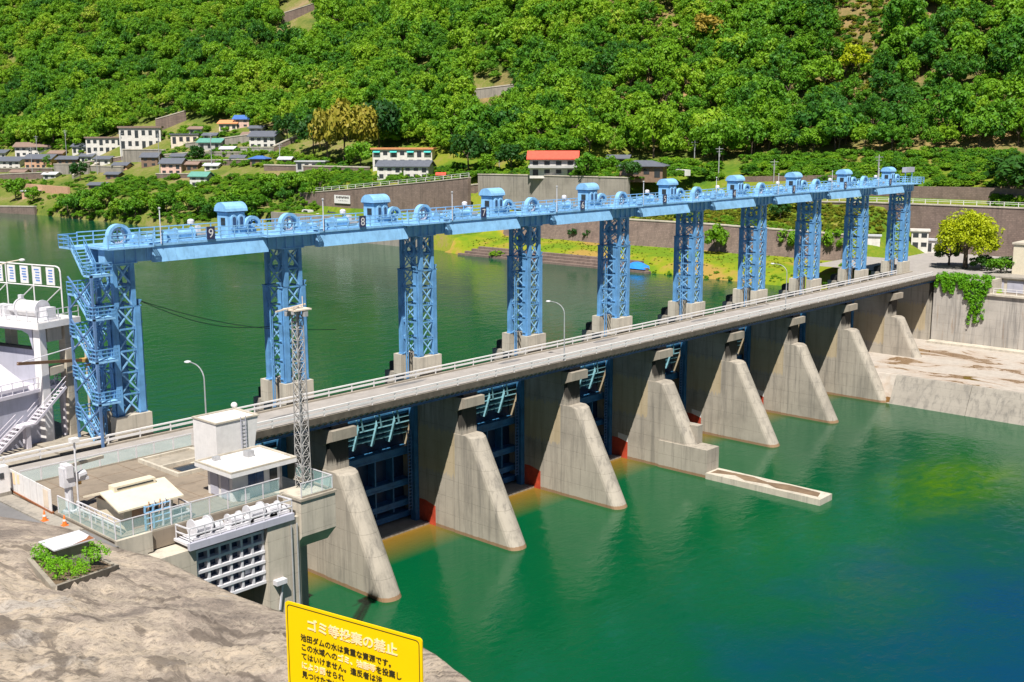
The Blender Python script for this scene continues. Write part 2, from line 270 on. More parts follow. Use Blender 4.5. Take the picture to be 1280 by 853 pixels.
# ---------------------------------------------------------------- mesh builder
class MB:
    def __init__(s): s.v = []; s.f = []
    def add(s, vs, fs):
        o = len(s.v); s.v += [tuple(v) for v in vs]; s.f += [tuple(i+o for i in f) for f in fs]; return s
    def box(s, x0, x1, y0, y1, z0, z1):
        return s.add([(x0,y0,z0),(x1,y0,z0),(x1,y1,z0),(x0,y1,z0),(x0,y0,z1),(x1,y0,z1),(x1,y1,z1),(x0,y1,z1)],
                     [(3,2,1,0),(4,5,6,7),(0,1,5,4),(1,2,6,5),(2,3,7,6),(3,0,4,7)])
    def beam(s, p, q, w, h, upv=(0, 0, 1)):
        p = Vector(p); q = Vector(q); d = (q-p)
        if d.length < 1e-6: return s
        d.normalize(); u = Vector(upv)
        if abs(d.dot(u)) > 0.98: u = Vector((0, 1, 0)) if abs(d.y) < 0.9 else Vector((1, 0, 0))
        a = d.cross(u).normalized()*(w/2); c = a.cross(d).normalized()*(h/2)
        vs = [p-a-c, p+a-c, p+a+c, p-a+c, q-a-c, q+a-c, q+a+c, q-a+c]
        return s.add(vs, [(0,1,2,3),(7,6,5,4),(0,4,5,1),(1,5,6,2),(2,6,7,3),(3,7,4,0)])
    def tube(s, p, q, r, n=8, r2=None, cap=True):
        p = Vector(p); q = Vector(q); d = (q-p).normalized(); u = Vector((0,0,1)) if abs(d.z) < 0.9 else Vector((1,0,0))
        a = d.cross(u).normalized(); c = a.cross(d); r2 = r if r2 is None else r2
        vs = [p+(a*math.cos(2*math.pi*i/n)+c*math.sin(2*math.pi*i/n))*r for i in range(n)]+[q+(a*math.cos(2*math.pi*i/n)+c*math.sin(2*math.pi*i/n))*r2 for i in range(n)]
        fs = [(i, i+n, (i+1) % n+n, (i+1) % n) for i in range(n)]
        if cap: fs += [tuple(range(n)), tuple(range(2*n-1, n-1, -1))]
        return s.add(vs, fs)
    def path(s, pts, r, n=6, r2=None):
        for i in range(len(pts)-1):
            t0 = i/(len(pts)-1); t1 = (i+1)/(len(pts)-1); e = r if r2 is None else r2
            s.tube(pts[i], pts[i+1], r+(e-r)*t0, n, r+(e-r)*t1)
        return s
    def prism(s, poly, ax, a, b):
        n = len(poly)
        def P(u, v, t): return {'x': (t, u, v), 'y': (u, t, v), 'z': (u, v, t)}[ax]
        vs = [P(u, v, a) for u, v in poly]+[P(u, v, b) for u, v in poly]
        return s.add(vs, [tuple(range(n-1, -1, -1)), tuple(range(n, 2*n))]+[(i, (i+1) % n, (i+1) % n+n, i+n) for i in range(n)])
    def arc(s, c, r0, r1, a0, a1, ax, h, n=14):
        # ring segment in the plane perpendicular to ax ('y' or 'x'), thickness h centred on c
        vs = []; fs = []
        for i in range(n+1):
            a = a0+(a1-a0)*i/n
            for r in (r0, r1):
                for t in (-h/2, h/2):
                    u, v = r*math.cos(a), r*math.sin(a)
                    vs.append((c[0]+u, c[1]+t, c[2]+v) if ax == 'y' else (c[0]+t, c[1]+u, c[2]+v))
        for i in range(n):
            k = i*4; j = k+4
            fs += [(k, j, j+1, k+1), (k+2, k+3, j+3, j+2), (k, k+2, j+2, j), (k+1, j+1, j+3, k+3)]
        fs += [(0, 1, 3, 2), (n*4, n*4+2, n*4+3, n*4+1)]
        return s.add(vs, fs)
    def ball(s, c, r, n=10, m=6, sz=1.0):
        c = Vector(c); vs = [c+Vector((0, 0, r*sz))]; fs = []
        for j in range(1, m):
            t = math.pi*j/m
            for i in range(n): vs.append(c+Vector((r*math.sin(t)*math.cos(2*math.pi*i/n), r*math.sin(t)*math.sin(2*math.pi*i/n), r*sz*math.cos(t))))
        vs.append(c-Vector((0, 0, r*sz)))
        for i in range(n): fs.append((0, 1+i, 1+(i+1) % n)); fs.append((len(vs)-1, 1+(m-2)*n+(i+1) % n, 1+(m-2)*n+i))
        for j in range(m-2):
            for i in range(n): a = 1+j*n; fs.append((a+i, a+n+i, a+n+(i+1) % n, a+(i+1) % n))
        return s.add(vs, fs)
    def mesh(s, name, mat, origin=(0, 0, 0), smooth=False):
        me = bpy.data.meshes.new(name); o = Vector(origin)
        me.from_pydata([(v[0]-o.x, v[1]-o.y, v[2]-o.z) for v in s.v], [], s.f)
        bm = bmesh.new(); bm.from_mesh(me); bmesh.ops.recalc_face_normals(bm, faces=bm.faces); bm.to_mesh(me); bm.free()
        if smooth:
            for p in me.polygons: p.use_smooth = True
        if mat: me.materials.append(MATS[mat])
        return me
def link(name, me, parent=None, loc=(0, 0, 0), rz=0.0):
    o = bpy.data.objects.new(name, me); COL.objects.link(o); o.location = loc
    if rz: o.rotation_euler = (0, 0, rz)
    if parent: o.parent = parent
    return o
def tag(o, label=None, cat=None, group=None, kind=None):
    if label: o['label'] = label
    if cat: o['category'] = cat
    if group: o['group'] = group
    if kind: o['kind'] = kind
    return o
def thing(name, label, cat, loc=(0, 0, 0), group=None, rz=0.0):
    return tag(link(name, None, None, loc, rz), label, cat, group)
def wloc(o):
    p = Vector(o.location)
    while o.parent: o = o.parent; p += Vector(o.location)
    return p
def part(parent, name, mb, mat, smooth=False, local=False):
    """mb in world coordinates (parent unrotated) unless local"""
    return link(name, mb.mesh(name, mat, (0, 0, 0) if local else wloc(parent), smooth), parent)
def solo(name, mb, mat, label, cat, group=None, origin=None, smooth=False):
    if origin is None:
        xs = np.array(mb.v); origin = ((xs[:, 0].min()+xs[:, 0].max())/2, (xs[:, 1].min()+xs[:, 1].max())/2, xs[:, 2].min())
    return tag(link(name, mb.mesh(name, mat, origin, smooth), None, origin), label, cat, group)
def struct(name, mb, mat, smooth=False):
    return tag(link(name, mb.mesh(name, mat, (0, 0, 0), smooth)), kind='structure')
def children(o): return [c for c in bpy.data.objects if c.parent == o]
def copy_tree(o, kids, loc, label, parent=None):
    c = o.copy(); COL.objects.link(c); c.location = loc; c['label'] = label
    for k, sub in kids:
        d = k.copy(); COL.objects.link(d); d.parent = c
        for g in sub: e = g.copy(); COL.objects.link(e); e.parent = d
    return c
def kids_of(o):
    out = []
    for c in o.children: out.append((c, list(c.children)))
    return out
ORD = ['first', 'second', 'third', 'fourth', 'fifth', 'sixth', 'seventh', 'eighth', 'ninth', 'tenth']
def text_mesh(txt, size, mat, bold=0.0, align='LEFT'):
    cu = bpy.data.curves.new('lettering', 'FONT'); cu.body = txt; cu.size = size; cu.extrude = 0.002; cu.offset = bold; cu.align_x = align
    o = bpy.data.objects.new('lettering', cu); COL.objects.link(o)
    dg = bpy.context.evaluated_depsgraph_get(); me = bpy.data.meshes.new_from_object(o.evaluated_get(dg))
    bpy.data.objects.remove(o); bpy.data.curves.remove(cu)
    me.materials.clear(); me.materials.append(MATS[mat]); me.name = 'lettering'
    return me
# ================================================================ the dam
S = 18.0; PXS = [S*i for i in range(10)]
ZU, ZD, ZR = -6.0, -17.93, -0.9          # upstream water, downstream water, road surface
def sheet(x0, x1, y0, y1, z): return MB().add([(x0,y0,z),(x1,y0,z),(x1,y1,z),(x0,y1,z)], [(0,1,2,3)])
struct('reservoir_water', sheet(-500, 420, 13.2, 1500, ZU), 'water_up')
struct('river_water', sheet(-120, 330, -420, 13.0, ZD), 'water_down')
HW = 1.15
def nose_rows(zs, tip, w, back):
    mb = MB(); n = 10; rows = []
    for z in zs:
        t = tip(z); cy = t+.95; row = [(-w, back, z)]
        for i in range(n+1):
            a = math.pi+math.pi*i/n; row.append((w*math.cos(a), cy+.95*math.sin(a), z))
        row.append((w, back, z)); rows.append(row)
    for r in rows: mb.v += r
    k = len(rows[0])
    for j in range(len(rows)-1):
        for i in range(k): mb.f.append((j*k+i, j*k+(i+1) % k, (j+1)*k+(i+1) % k, (j+1)*k+i))
    mb.f.append(tuple(range(k))); mb.f.append(tuple(range((len(rows)-1)*k+k-1, (len(rows)-1)*k-1, -1)))
    return mb
WALL = [(3.95, -22), (3.95, -2.42), (9.85, -2.42), (9.85, -1.05), (16.4, -1.05), (16.4, -22)]
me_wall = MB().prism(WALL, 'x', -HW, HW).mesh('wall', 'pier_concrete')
me_cap = MB().prism([(3.02, -2.35), (3.02, -3.35), (3.35, -3.45), (4.0, -3.7), (4.75, -4.1), (4.75, -2.425), (4.3, -2.35)], 'x', -1.5, 1.5).mesh('bearing_cap', 'deck_concrete')
tipf = lambda z: 2.07-.535*(-6.6-z)
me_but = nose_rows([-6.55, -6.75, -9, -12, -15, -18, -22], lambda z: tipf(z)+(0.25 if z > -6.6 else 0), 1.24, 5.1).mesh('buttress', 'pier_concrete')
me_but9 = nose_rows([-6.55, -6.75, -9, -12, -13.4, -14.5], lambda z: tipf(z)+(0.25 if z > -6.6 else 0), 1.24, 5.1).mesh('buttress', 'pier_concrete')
me_red = MB().prism([(8.25, -22), (8.25, -15.6), (9.9, -15.2), (10.9, -15.2), (10.9, -22)], 'x', -HW-.006, HW+.006).mesh('red_paint_band', 'red_paint')
me_white = MB().prism([(8.25, -15.59), (8.25, -14.7), (9.9, -14.5), (9.9, -15.19)], 'x', -HW-.006, HW+.006).mesh('white_paint_band', 'white_paint')
me_pl1 = MB().box(-1.7, 1.7, 9.9, 11.0, -1.04, 1.27).mesh('front_plinth', 'pale_concrete')
me_pl2 = MB().box(-1.7, 1.7, 12.95, 14.2, -1.04, 1.27).mesh('rear_plinth', 'pale_concrete')
me_brg = MB().box(-1.0, 1.0, 3.75, 4.15, -2.349, -1.96).mesh('bearing', 'black_rubber')
me_roll = MB().box(-.7, .7, 14.9, 16.1, -1.04, -.15).box(-.9, .9, 15.2, 15.8, -.15, 0.05).mesh('gate_roller_box', 'black_rubber')
moss = ['with rusty streaks', 'with a tan stain', 'with a mossy ledge']
for i, c in enumerate(PXS):
    if i == 0: lab = 'leftmost concrete dam pier beside the sluice, under the stair tower'
    elif i == 4: lab = 'concrete dam pier with a stepped block and long slab running downstream'
    elif i == 8: lab = 'concrete dam pier standing on the dry apron beside the puddles'
    elif i == 9: lab = 'concrete abutment at the far right end of the dam under the last tower'
    else: lab = 'grey concrete dam pier with sloping nose, %s from the left' % ORD[i]
    p = thing('dam_pier', lab, 'dam pier', (c, 0, -22 if i < 8 else -14.5), 'piers of the dam')
    dz = 22 if i < 8 else 14.5
    L = (0, 0, dz)
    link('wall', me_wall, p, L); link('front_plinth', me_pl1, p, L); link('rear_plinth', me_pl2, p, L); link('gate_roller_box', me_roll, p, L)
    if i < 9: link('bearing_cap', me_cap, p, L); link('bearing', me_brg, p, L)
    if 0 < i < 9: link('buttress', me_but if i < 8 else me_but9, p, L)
    if 0 < i < 8: link('red_paint_band', me_red, p, L)
    if i in (4, 5, 6): link('white_paint_band', me_white, p, L)
    if i == 4:
        part(p, 'stepped_block', MB().box(c-1.45, c+1.35, -4.6, 3.0, -22, -14.25), 'pier_concrete')
        part(p, 'stepped_ledge', MB().box(c+0.2, c+1.38, -2.0, 2.0, -14.2, -11.8), 'pier_concrete')
        part(p, 'slab', MB().box(c-1.75, c+1.35, -20.6, -4.63, -22, -17.15), 'pale_concrete')
        part(p, 'slab_grime', MB().prism([(c-.9, -19.9), (c+.7, -19.4), (c+1.0, -15), (c+.2, -12.5), (c+.9, -10), (c+.6, -5), (c-1.2, -5), (c-.1, -8), (c-1.1, -10), (c-.6, -13), (c-1.3, -14.5), (c-1.0, -17)], 'z', -17.15, -17.144), 'soil')
# sills under the gates
for i in range(9):
    a, bq = PXS[i]+HW+.003, PXS[i+1]-HW-.003
    g = thing('gate_sill', 'pale concrete sill below the %s gate from the left' % ORD[i], 'sill', ((a+bq)/2, 9.4, -22), 'sills under the gates')
    part(g, 'sill_edge', MB().box(a, bq, 9.3, 9.75, -22, -17.75), 'pale_concrete')
    part(g, 'sill_floor', MB().box(a, bq, 9.753, 14.5, -22, -17.8), 'deck_concrete')
    # gate
    t = thing('roller_gate', 'dark blue steel flood gate, %s from the left along the dam' % ORD[i], 'flood gate', ((a+bq)/2, 12, -17.79), 'flood gates between the piers')
    GY = .9
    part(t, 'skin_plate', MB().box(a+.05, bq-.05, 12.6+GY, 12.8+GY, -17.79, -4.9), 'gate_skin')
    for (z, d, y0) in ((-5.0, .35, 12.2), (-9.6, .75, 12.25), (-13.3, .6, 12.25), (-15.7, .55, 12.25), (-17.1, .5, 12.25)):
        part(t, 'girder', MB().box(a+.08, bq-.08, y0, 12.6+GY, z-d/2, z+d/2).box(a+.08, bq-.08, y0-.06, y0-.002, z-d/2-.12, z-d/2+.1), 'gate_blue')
    for k in range(1, 6):
        x = a+(bq-a)*k/6
        part(t, 'rib', MB().box(x-.09, x+.09, 11.45+GY, 12.595+GY, -16.6, -9.3), 'gate_blue')
        part(t, 'fin', MB().prism([(11.2+GY, -4.8), (10.95+GY, -5.9), (11.6+GY, -8.1), (11.9+GY, -8.4), (12.59+GY, -8.4), (12.59+GY, -4.8)], 'x', x-.05, x+.05), 'fin_cyan')
        part(t, 'fin_strut', MB().beam((x+.3, 11.0+GY, -4.4), (x+.95, 11.3+GY, -6.3), .16, .16), 'fin_cyan')
    for z, y0 in ((-5.6, 11.2), (-6.3, 11.4), (-7.0, 11.65), (-7.7, 11.9)):
        part(t, 'shelf', MB().box(a+.1, bq-.1, y0+GY, 12.59+GY, z-.07, z+.07), 'fin_cyan')
    part(t, 'top_beam', MB().beam((a+.05, 10.95+GY, -4.5), (bq-.05, 10.95+GY, -4.5), .22, .28), 'fin_cyan')
    for s_, x in ((-1, a+.35), (1, bq-.35)):
        part(t, 'guide_post', MB().box(x-.3, x+.3, 10.9, 11.7, -17.79, -3.2), 'gate_blue')
    lad = MB().box(bq-1.35, bq-1.29, 11.2, 11.3, -16.5, -7).box(bq-.85, bq-.79, 11.2, 11.3, -16.5, -7)
    for k in range(24): lad.box(bq-1.3, bq-.84, 11.22, 11.28, -16.4+k*.4, -16.33+k*.4)
    part(t, 'ladder', lad, 'girder_blue')
# ================================================================ bridge
YN, YF = 3.3, 9.7
br = thing('road_bridge', 'narrow grey road bridge running along the dam on its piers', 'bridge', (81, 6.5, -2))
part(br, 'deck_slab', MB().box(-3, 164, YN, YF, -1.5, ZR-.006), 'deck_concrete')
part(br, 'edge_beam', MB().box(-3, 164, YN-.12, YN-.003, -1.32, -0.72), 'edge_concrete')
part(br, 'edge_beam', MB().box(-3, 164, YF+.003, YF+.12, -1.3, -0.72), 'deck_concrete')
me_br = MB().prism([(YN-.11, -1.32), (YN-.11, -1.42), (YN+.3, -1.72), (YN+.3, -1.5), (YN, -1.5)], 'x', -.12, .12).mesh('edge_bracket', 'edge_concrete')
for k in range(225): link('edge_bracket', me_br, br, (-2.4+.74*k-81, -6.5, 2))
for i in range(9):
    a, bq = PXS[i]+.06, PXS[i+1]-.06
    for y in (3.95, 6.3, 8.7):
        part(br, 'steel_girder', MB().box(a, bq, y-.08, y+.08, -2.2 if y > 5 else -1.95, -1.502).box(a, bq, y-.22, y+.22, -2.25 if y > 5 else -1.99, -2.2 if y > 5 else -1.95), 'girder_blue')
part(br, 'kerb', MB().box(-3, 164, YN, YN+.35, ZR-.005, -0.74), 'deck_concrete')
part(br, 'kerb', MB().box(-3, 164, YF-.35, YF, ZR-.005, -0.74), 'deck_concrete')
struct('road', MB().box(-60, 171, YN+.352, YF-.352, -1.6, ZR).v and sheet(-60, 176, YN+.352, YF-.352, ZR), 'asphalt')
for k, (x, y, l) in enumerate([(14, 6.8, 2.6), (31, 8.6, 3.2), (47.5, 8.4, 2.2), (66, 8.6, 3.0), (88, 8.4, 2.6), (104, 8.6, 3), (22, 5.0, 2)]):
    poly = [(x+l*math.cos(a)*(.8+.2*random.random()), y+.45*math.sin(a)*(.8+.3*random.random())) for a in np.linspace(0, 2*math.pi, 11)[:-1]]
    o = part(br, 'road_patch', MB().prism(poly, 'z', ZR+.004, ZR+.008), 'dark_asphalt')
def railing(name, label, cat, x0, x1, y, zt, zb, step, rails, mat, pw=.09, group=None):
    t = thing(name, label, cat, ((x0+x1)/2, y, zb), group)
    me = MB().box(-pw/2, pw/2, -pw/2, pw/2, 0, zt-zb).mesh('post', mat)
    n = int(round((x1-x0)/step))
    for k in range(n+1): link('post', me, t, (x0+(x1-x0)*k/n-(x0+x1)/2, 0, 0))
    for (z, h, d) in rails:
        part(t, 'rail', MB().box(x0-.05, x1+.05, y-d/2-.004, y+d/2+.004, z-h/2, z+h/2), mat)
    return t
RZ = [(.02, .13, .16), (-.36, .20, .12)]
railing('guard_railing', 'white steel guard railing on the near edge of the bridge', 'railing', 4.0, 159, YN+.12, 0.02, -.74, 3.0, RZ, 'white_paint', .11)
railing('guard_railing', 'white steel guard railing on the far edge of the bridge by the towers', 'railing', -42, 157, YF-.14, 0.02, -.74, 3.0, RZ, 'white_paint', .11)
# street lamps on the near kerb
me_pole = None
for k, (x, lab) in enumerate([(3.2, 'tall white street lamp by the yard at the left end of the bridge'), (51.6, 'slender white street lamp at the middle of the bridge'), (104.0, 'white street lamp towards the far right end of the bridge')]):
    t = thing('street_lamp', lab, 'street lamp', (x, YN+.2, -.74), 'street lamps along the bridge')
    pts = [(0, 0, 0), (0, 0, 5.6)]; 
    arc = [(0, 1.7*(1-math.cos(a)), 5.6+1.25*math.sin(a)) for a in np.linspace(0, math.pi/2, 7)]
    link('pole', MB().tube((0, 0, 0), (0, 0, 5.6), .085, 8, .06).tube((0, 0, 0), (0, 0, .5), .13, 8).mesh('pole', 'grey_steel', smooth=False), t)
    link('arm', MB().path(arc+[(0, 2.2, 6.87)], .06, 6, .045).mesh('arm', 'grey_steel'), t)
    link('lamp_head', MB().ball((0, 2.5, 6.85), .32, 10, 6, .35).mesh('lamp_head', 'white_steel', smooth=True), t)
# ================================================================ towers
YT0, YT1 = 10.22, 13.62; ZB, ZM, ZT = 1.27, 10.95, 14.66
def leg_mesh(sx, sy):
    mb = MB()
    def b(hx, w, d, z0, z1):
        x1 = sx*hx; x0 = x1-sx*w
        y1 = YT0 if sy < 0 else YT1; y0 = y1-sy*d
        mb.box(min(x0, x1), max(x0, x1), min(y0, y1), max(y0, y1), z0, z1)
    b(1.36, .56, .56, ZB, ZM); b(1.03, .4, .46, ZM, ZT)
    b(1.48, .78, .72, ZM-.12, ZM+.0); b(1.5, .8, .7, ZB+.001, ZB+.12)
    return mb.mesh('leg', 'tower_blue')
me_legs = [(sx, sy, leg_mesh(sx, sy)) for sx in (-1, 1) for sy in (-1, 1)]
def xbrace(p0, p1, z0, z1, w, n):
    p0 = Vector(p0); p1 = Vector(p1); k = Vector(n)*.03
    return MB().beam(p0+Vector((0,0,z0))+k, p1+Vector((0,0,z1))+k, .14, .06, n).beam(p1+Vector((0,0,z0))-k, p0+Vector((0,0,z1))-k, .14, .06, n).mesh('cross_brace', 'blue_steel')
low = [ZB+(ZM-ZB)*k/5 for k in range(6)]; hi = [ZM+(ZT-ZM)*k/2 for k in range(3)]
br_m = []; st_m = []
for z0, z1, hx, iy in [(low[k], low[k+1], .8, .6) for k in range(5)]+[(hi[k], hi[k+1], .66, .5) for k in range(2)]:
    for y in (YT0+.12, YT1-.12):
        br_m.append(xbrace((-hx, y, 0), (hx, y, 0), z0+.08, z1-.08, .1, (0, 1, 0)))
        st_m.append(MB().beam((-hx, y, z1-.09), (hx, y, z1-.09), .1, .14).mesh('strut', 'tower_blue'))
    for x in (-1, 1):
        xx = x*(hx+.3 if hx > .7 else hx+.16)
        br_m.append(xbrace((xx, YT0+iy, 0), (xx, YT1-iy, 0), z0+.08, z1-.08, .1, (1, 0, 0)))
        st_m.append(MB().beam((xx, YT0+iy, z1-.09), (xx, YT1-iy, z1-.09), .1, .18).mesh('strut', 'tower_blue'))
gd_m = []
for sx in (-1, 1):
    for y in (YT0+.16,):
        g = MB().box(sx*1.5-.03, sx*1.5+.03, y, y+.55, ZB, ZM-.3)
        for k in range(6):
            z = ZB+.35+k*1.93; g.prism([(sx*1.37, z-.35), (sx*1.37, z+.12), (sx*1.64, z+.12), (sx*1.64, z+.02)], 'y', y+.05, y+.5)
        gd_m.append(g.mesh('gate_guide', 'tower_blue'))
gr_m = MB().tube((-1.72, 12.0, -2.4), (-1.72, 12.0, ZM-1.2), .08, 8).tube((-1.72, 11.7, -2.4), (-1.72, 11.7, ZM-3.0), .05, 6).mesh('lift_rod', 'tower_blue')
hc_m = MB().arc((0, 11.9, ZT-1.55), .55, .85, 0, 2*math.pi, 'x', .12, 18).mesh('ring_gusset', 'tower_blue')
for i, c in enumerate(PXS):
    lab = 'blue lattice steel tower on the dam, %s from the left' % ORD[i] if i not in (0, 9) else ('leftmost blue lattice tower with zigzag stairs beside it' if i == 0 else 'rightmost and farthest blue lattice tower near the yellow-green tree')
    t = thing('lattice_tower', lab, 'tower', (c, 11.9, ZB), 'blue lattice towers')
    L = (0, -11.9, -ZB)
    for _, _, me in me_legs: link('leg', me, t, L)
    for me in br_m: link('cross_brace', me, t, L)
    for me in st_m: link('strut', me, t, L)
    for me in gd_m: link('gate_guide', me, t, L)
    link('lift_rod', gr_m, t, L)
    link('ring_gusset', hc_m, t, (-.95, -11.9, -ZB)); link('ring_gusset', hc_m, t, (.95, -11.9, -ZB))
# ================================================================ gantry girder
gt = thing('gantry_girder', 'long pale blue steel gantry girder carried across all the lattice towers', 'gantry', (81, 12, ZT))
XL, XR = -1.9, 165.6
part(gt, 'deck_plate', MB().box(XL, XR, 9.88, 14.5, 16.02, 16.2), 'blue_steel')
part(gt, 'box_girder', MB().box(XL+.3, XR-1.2, 10.32, 11.4, 14.75, 16.018), 'blue_steel')
part(gt, 'box_girder', MB().box(XL+.3, XR-1.2, 12.6, 13.7, 14.75, 16.018), 'blue_steel')
for i in range(10):
    c = PXS[i]
    part(gt, 'bearing_block', MB().box(c-1.3, c+1.3, 10.1, 13.75, ZT+.002, 14.748), 'blue_steel')
    for k in range(7):
        x = c-2.9+k*1.05
        if x < XL+.4 or x > XR-1.4: continue
        part(gt, 'web_stiffener', MB().box(x-.04, x+.04, 10.14, 10.318, 14.76, 16.01), 'blue_steel')
    pl = part(gt, 'platform', MB().box(max(c-3.8, XL), min(c+2.3, XR), 8.85, 9.877, 16.06, 16.19), 'blue_steel')
    if i < 9:
        a, bq = c+2.75, PXS[i+1]-3.2
        n = 3
        for k in range(n):
            x0 = a+(bq-a)*k/n+.012; x1 = a+(bq-a)*(k+1)/n-.012
            part(gt, 'fascia_panel', MB().prism([(9.7, 14.62), (9.93, 15.74), (10.3, 15.74), (10.3, 14.62)], 'x', x0, x1), 'blue_steel')
            part(gt, 'fascia_panel', MB().prism([(14.4, 14.62), (14.17, 15.74), (13.75, 15.74), (13.75, 14.62)], 'x', x0, x1), 'blue_steel')
        part(gt, 'upper_web', MB().box(a, bq, 10.06, 10.12, 15.742, 16.018), 'blue_steel')
        if 0: part(gt, 'end_rib', MB().prism([(9.66, 14.6), (9.90, 15.76), (10.3, 15.76), (10.3, 14.6)], 'x', a-.12, a-.02), 'blue_steel')
# gantry railings follow the platforms
def rail_run(t, pts, z0, h, step, mat, rails=(1.0, .66, .33), pw=.09, nm='post'):
    o = wloc(t); me = MB().box(-pw/2, pw/2, -pw/2, pw/2, 0, h).mesh('post', mat)
    for (a, bq) in zip(pts[:-1], pts[1:]):
        a = Vector((*a, z0)) if len(a) == 2 else Vector(a); bq = Vector((*bq, z0)) if len(bq) == 2 else Vector(bq)
        n = max(1, int(round((bq-a).length/step)))
        for k in range(n): link(nm, me, t, a.lerp(bq, k/n)-o)
        for r in rails:
            part(t, 'rail', MB().beam(a+Vector((0,0,h*r)), bq+Vector((0,0,h*r)), .085, .085), mat)
    link(nm, me, t, bq-o)
nr = thing('gantry_railing', 'blue handrail along the near edge of the high gantry walkway', 'railing', (81, 9.5, 16.2))
pts = [(XL, 9.0)]
for i, c in enumerate(PXS):
    if i > 0: pts += [(c-3.8, 9.95), (c-3.8, 8.95)]
    if i < 9: pts += [(c+2.3, 8.95), (c+2.3, 9.95)]
pts += [(XR, 8.95)]
rail_run(nr, pts, 16.2, 1.1, 1.5, 'blue_steel')
fr_ = thing('gantry_railing', 'blue handrail along the far edge of the high gantry walkway', 'railing', (81, 14.4, 16.2))
rail_run(fr_, [(XL, 14.42), (XR, 14.42)], 16.2, 1.1, 1.5, 'blue_steel')
rail_run(fr_, [(XR-.03, 9.0), (XR-.03, 14.4)], 16.2, 1.1, 1.5, 'blue_steel')
NW = ['zero', 'one', 'two', 'three', 'four', 'five', 'six', 'seven', 'eight', 'nine']
# number plates 9 .. 1
for i in range(9):
    n = 9-i; x = PXS[i]+8.6
    t = thing('number_plate', 'dark plate with white number %s on the gantry railing' % NW[n], 'number plate', (x, 9.8, 16.25), 'gate number plates')
    link('plate', MB().box(-.42, .42, -.03, .03, 0, 1.15).mesh('plate', 'number_dark'), t)
    me = text_mesh(str(n), 1.15, 'white_paint', 0.0, 'CENTER')
    o = link('numeral', me, t, (0, -.04, .17)); o.rotation_euler = (math.pi/2, 0, 0)
# hoist cabs: barrel roof, arched windows; one per gate
def arch_poly(x0, x1, z0, z1, n=8, k=None):
    c = (x0+x1)/2; r = (x1-x0)/2; k = r if k is None else k
    return [(x0, z0)]+[(c-r*math.cos(a), z1-k+k*math.sin(a)) for a in np.linspace(0, math.pi, n+1)]+[(x1, z0)]
def make_cab():
    t = thing('hoist_cab', '', 'hoist cab', (0, 0, 0), 'blue hoist cabs on the gantry')
    part(t, 'cab_body', MB().box(0, 1.9, 0, 1.7, 0, 2.35).prism([(1.9, 0), (1.9, 2.1), (2.4, 1.6), (3.3, .5), (3.3, 0)], 'y', .2, 1.5), 'blue_steel')
    part(t, 'barrel_roof', MB().prism(arch_poly(-.18, 1.88, 2.35, 3.2, 10, .85), 'x', -.22, 2.15), 'blue_steel', smooth=False)
    part(t, 'roof_trim', MB().box(-.1, 2.0, -.1, 1.8, 2.24, 2.348), 'girder_blue')
    w_ = part(t, 'window', MB().box(-.04, .0-.001, .4, 1.1, 1.05, 1.75), 'dark_glass')
    for x in (.62, 1.42):
        part(t, 'window_hood', MB().prism(arch_poly(x-.3, x+.3, .75, 2.05), 'y', -.16, -.002), 'blue_steel')
        part(t, 'window', MB().prism(arch_poly(x-.17, x+.17, .95, 1.85), 'y', -.19, -.162), 'window_blue')
    part(t, 'sheave', MB().arc((2.6, -.12, .95), .6, .9, -.2, math.pi+.2, 'y', .45, 14).tube((2.6, -.4, .95), (2.6, .2, .95), .18, 10).beam((2.0, -.1, .95), (3.2, -.1, .95), .1, .1).beam((2.6, -.1, .4), (2.6, -.1, 1.5), .1, .1), 'blue_steel')
    for a in np.linspace(0, math.pi, 5): pass
    part(t, 'base_frame', MB().box(-.4, 3.8, -.25, 2.2, -.04, .16), 'blue_steel')
    return t
def make_sheave():
    t = thing('rope_sheave', '', 'rope sheave', (0, 0, 0), 'big arched rope sheaves on the gantry')
    part(t, 'arch_guard', MB().arc((0, 0, .82), .82, 1.08, -.3, math.pi+.3, 'y', .6, 18), 'blue_steel')
    part(t, 'wheel', MB().arc((0, .15, .82), .55, .7, 0, 2*math.pi, 'y', .28, 16).beam((-.6, .15, .82), (.6, .15, .82), .1, .12).beam((0, .15, .2), (0, .15, 1.45), .12, .1), 'lavender_grey')
    part(t, 'side_plate', MB().prism([(-1.35, 0), (-1.2, .8), (-.9, .75), (-.9, 0)], 'y', -.3, .3).prism([(.9, 0), (.9, .75), (1.2, .8), (1.5, 0)], 'y', -.3, .3), 'blue_steel')
    part(t, 'drum', MB().tube((1.55, -.5, .5), (1.55, 1.9, .5), .48, 12), 'blue_steel')
    part(t, 'motor', MB().tube((2.5, .2, .42), (3.4, .2, .42), .34, 10).box(2.3, 3.6, -.15, .55, 0, .15), 'blue_steel')
    if 0: part(t, 'rear_guard', MB().arc((-.3, 2.2, .75), .6, 1.0, -.2, math.pi+.2, 'y', .4, 14), 'blue_steel')
    part(t, 'bed', MB().box(-1.6, 3.9, -.6, 2.6, -.04, .1), 'blue_steel')
    return t
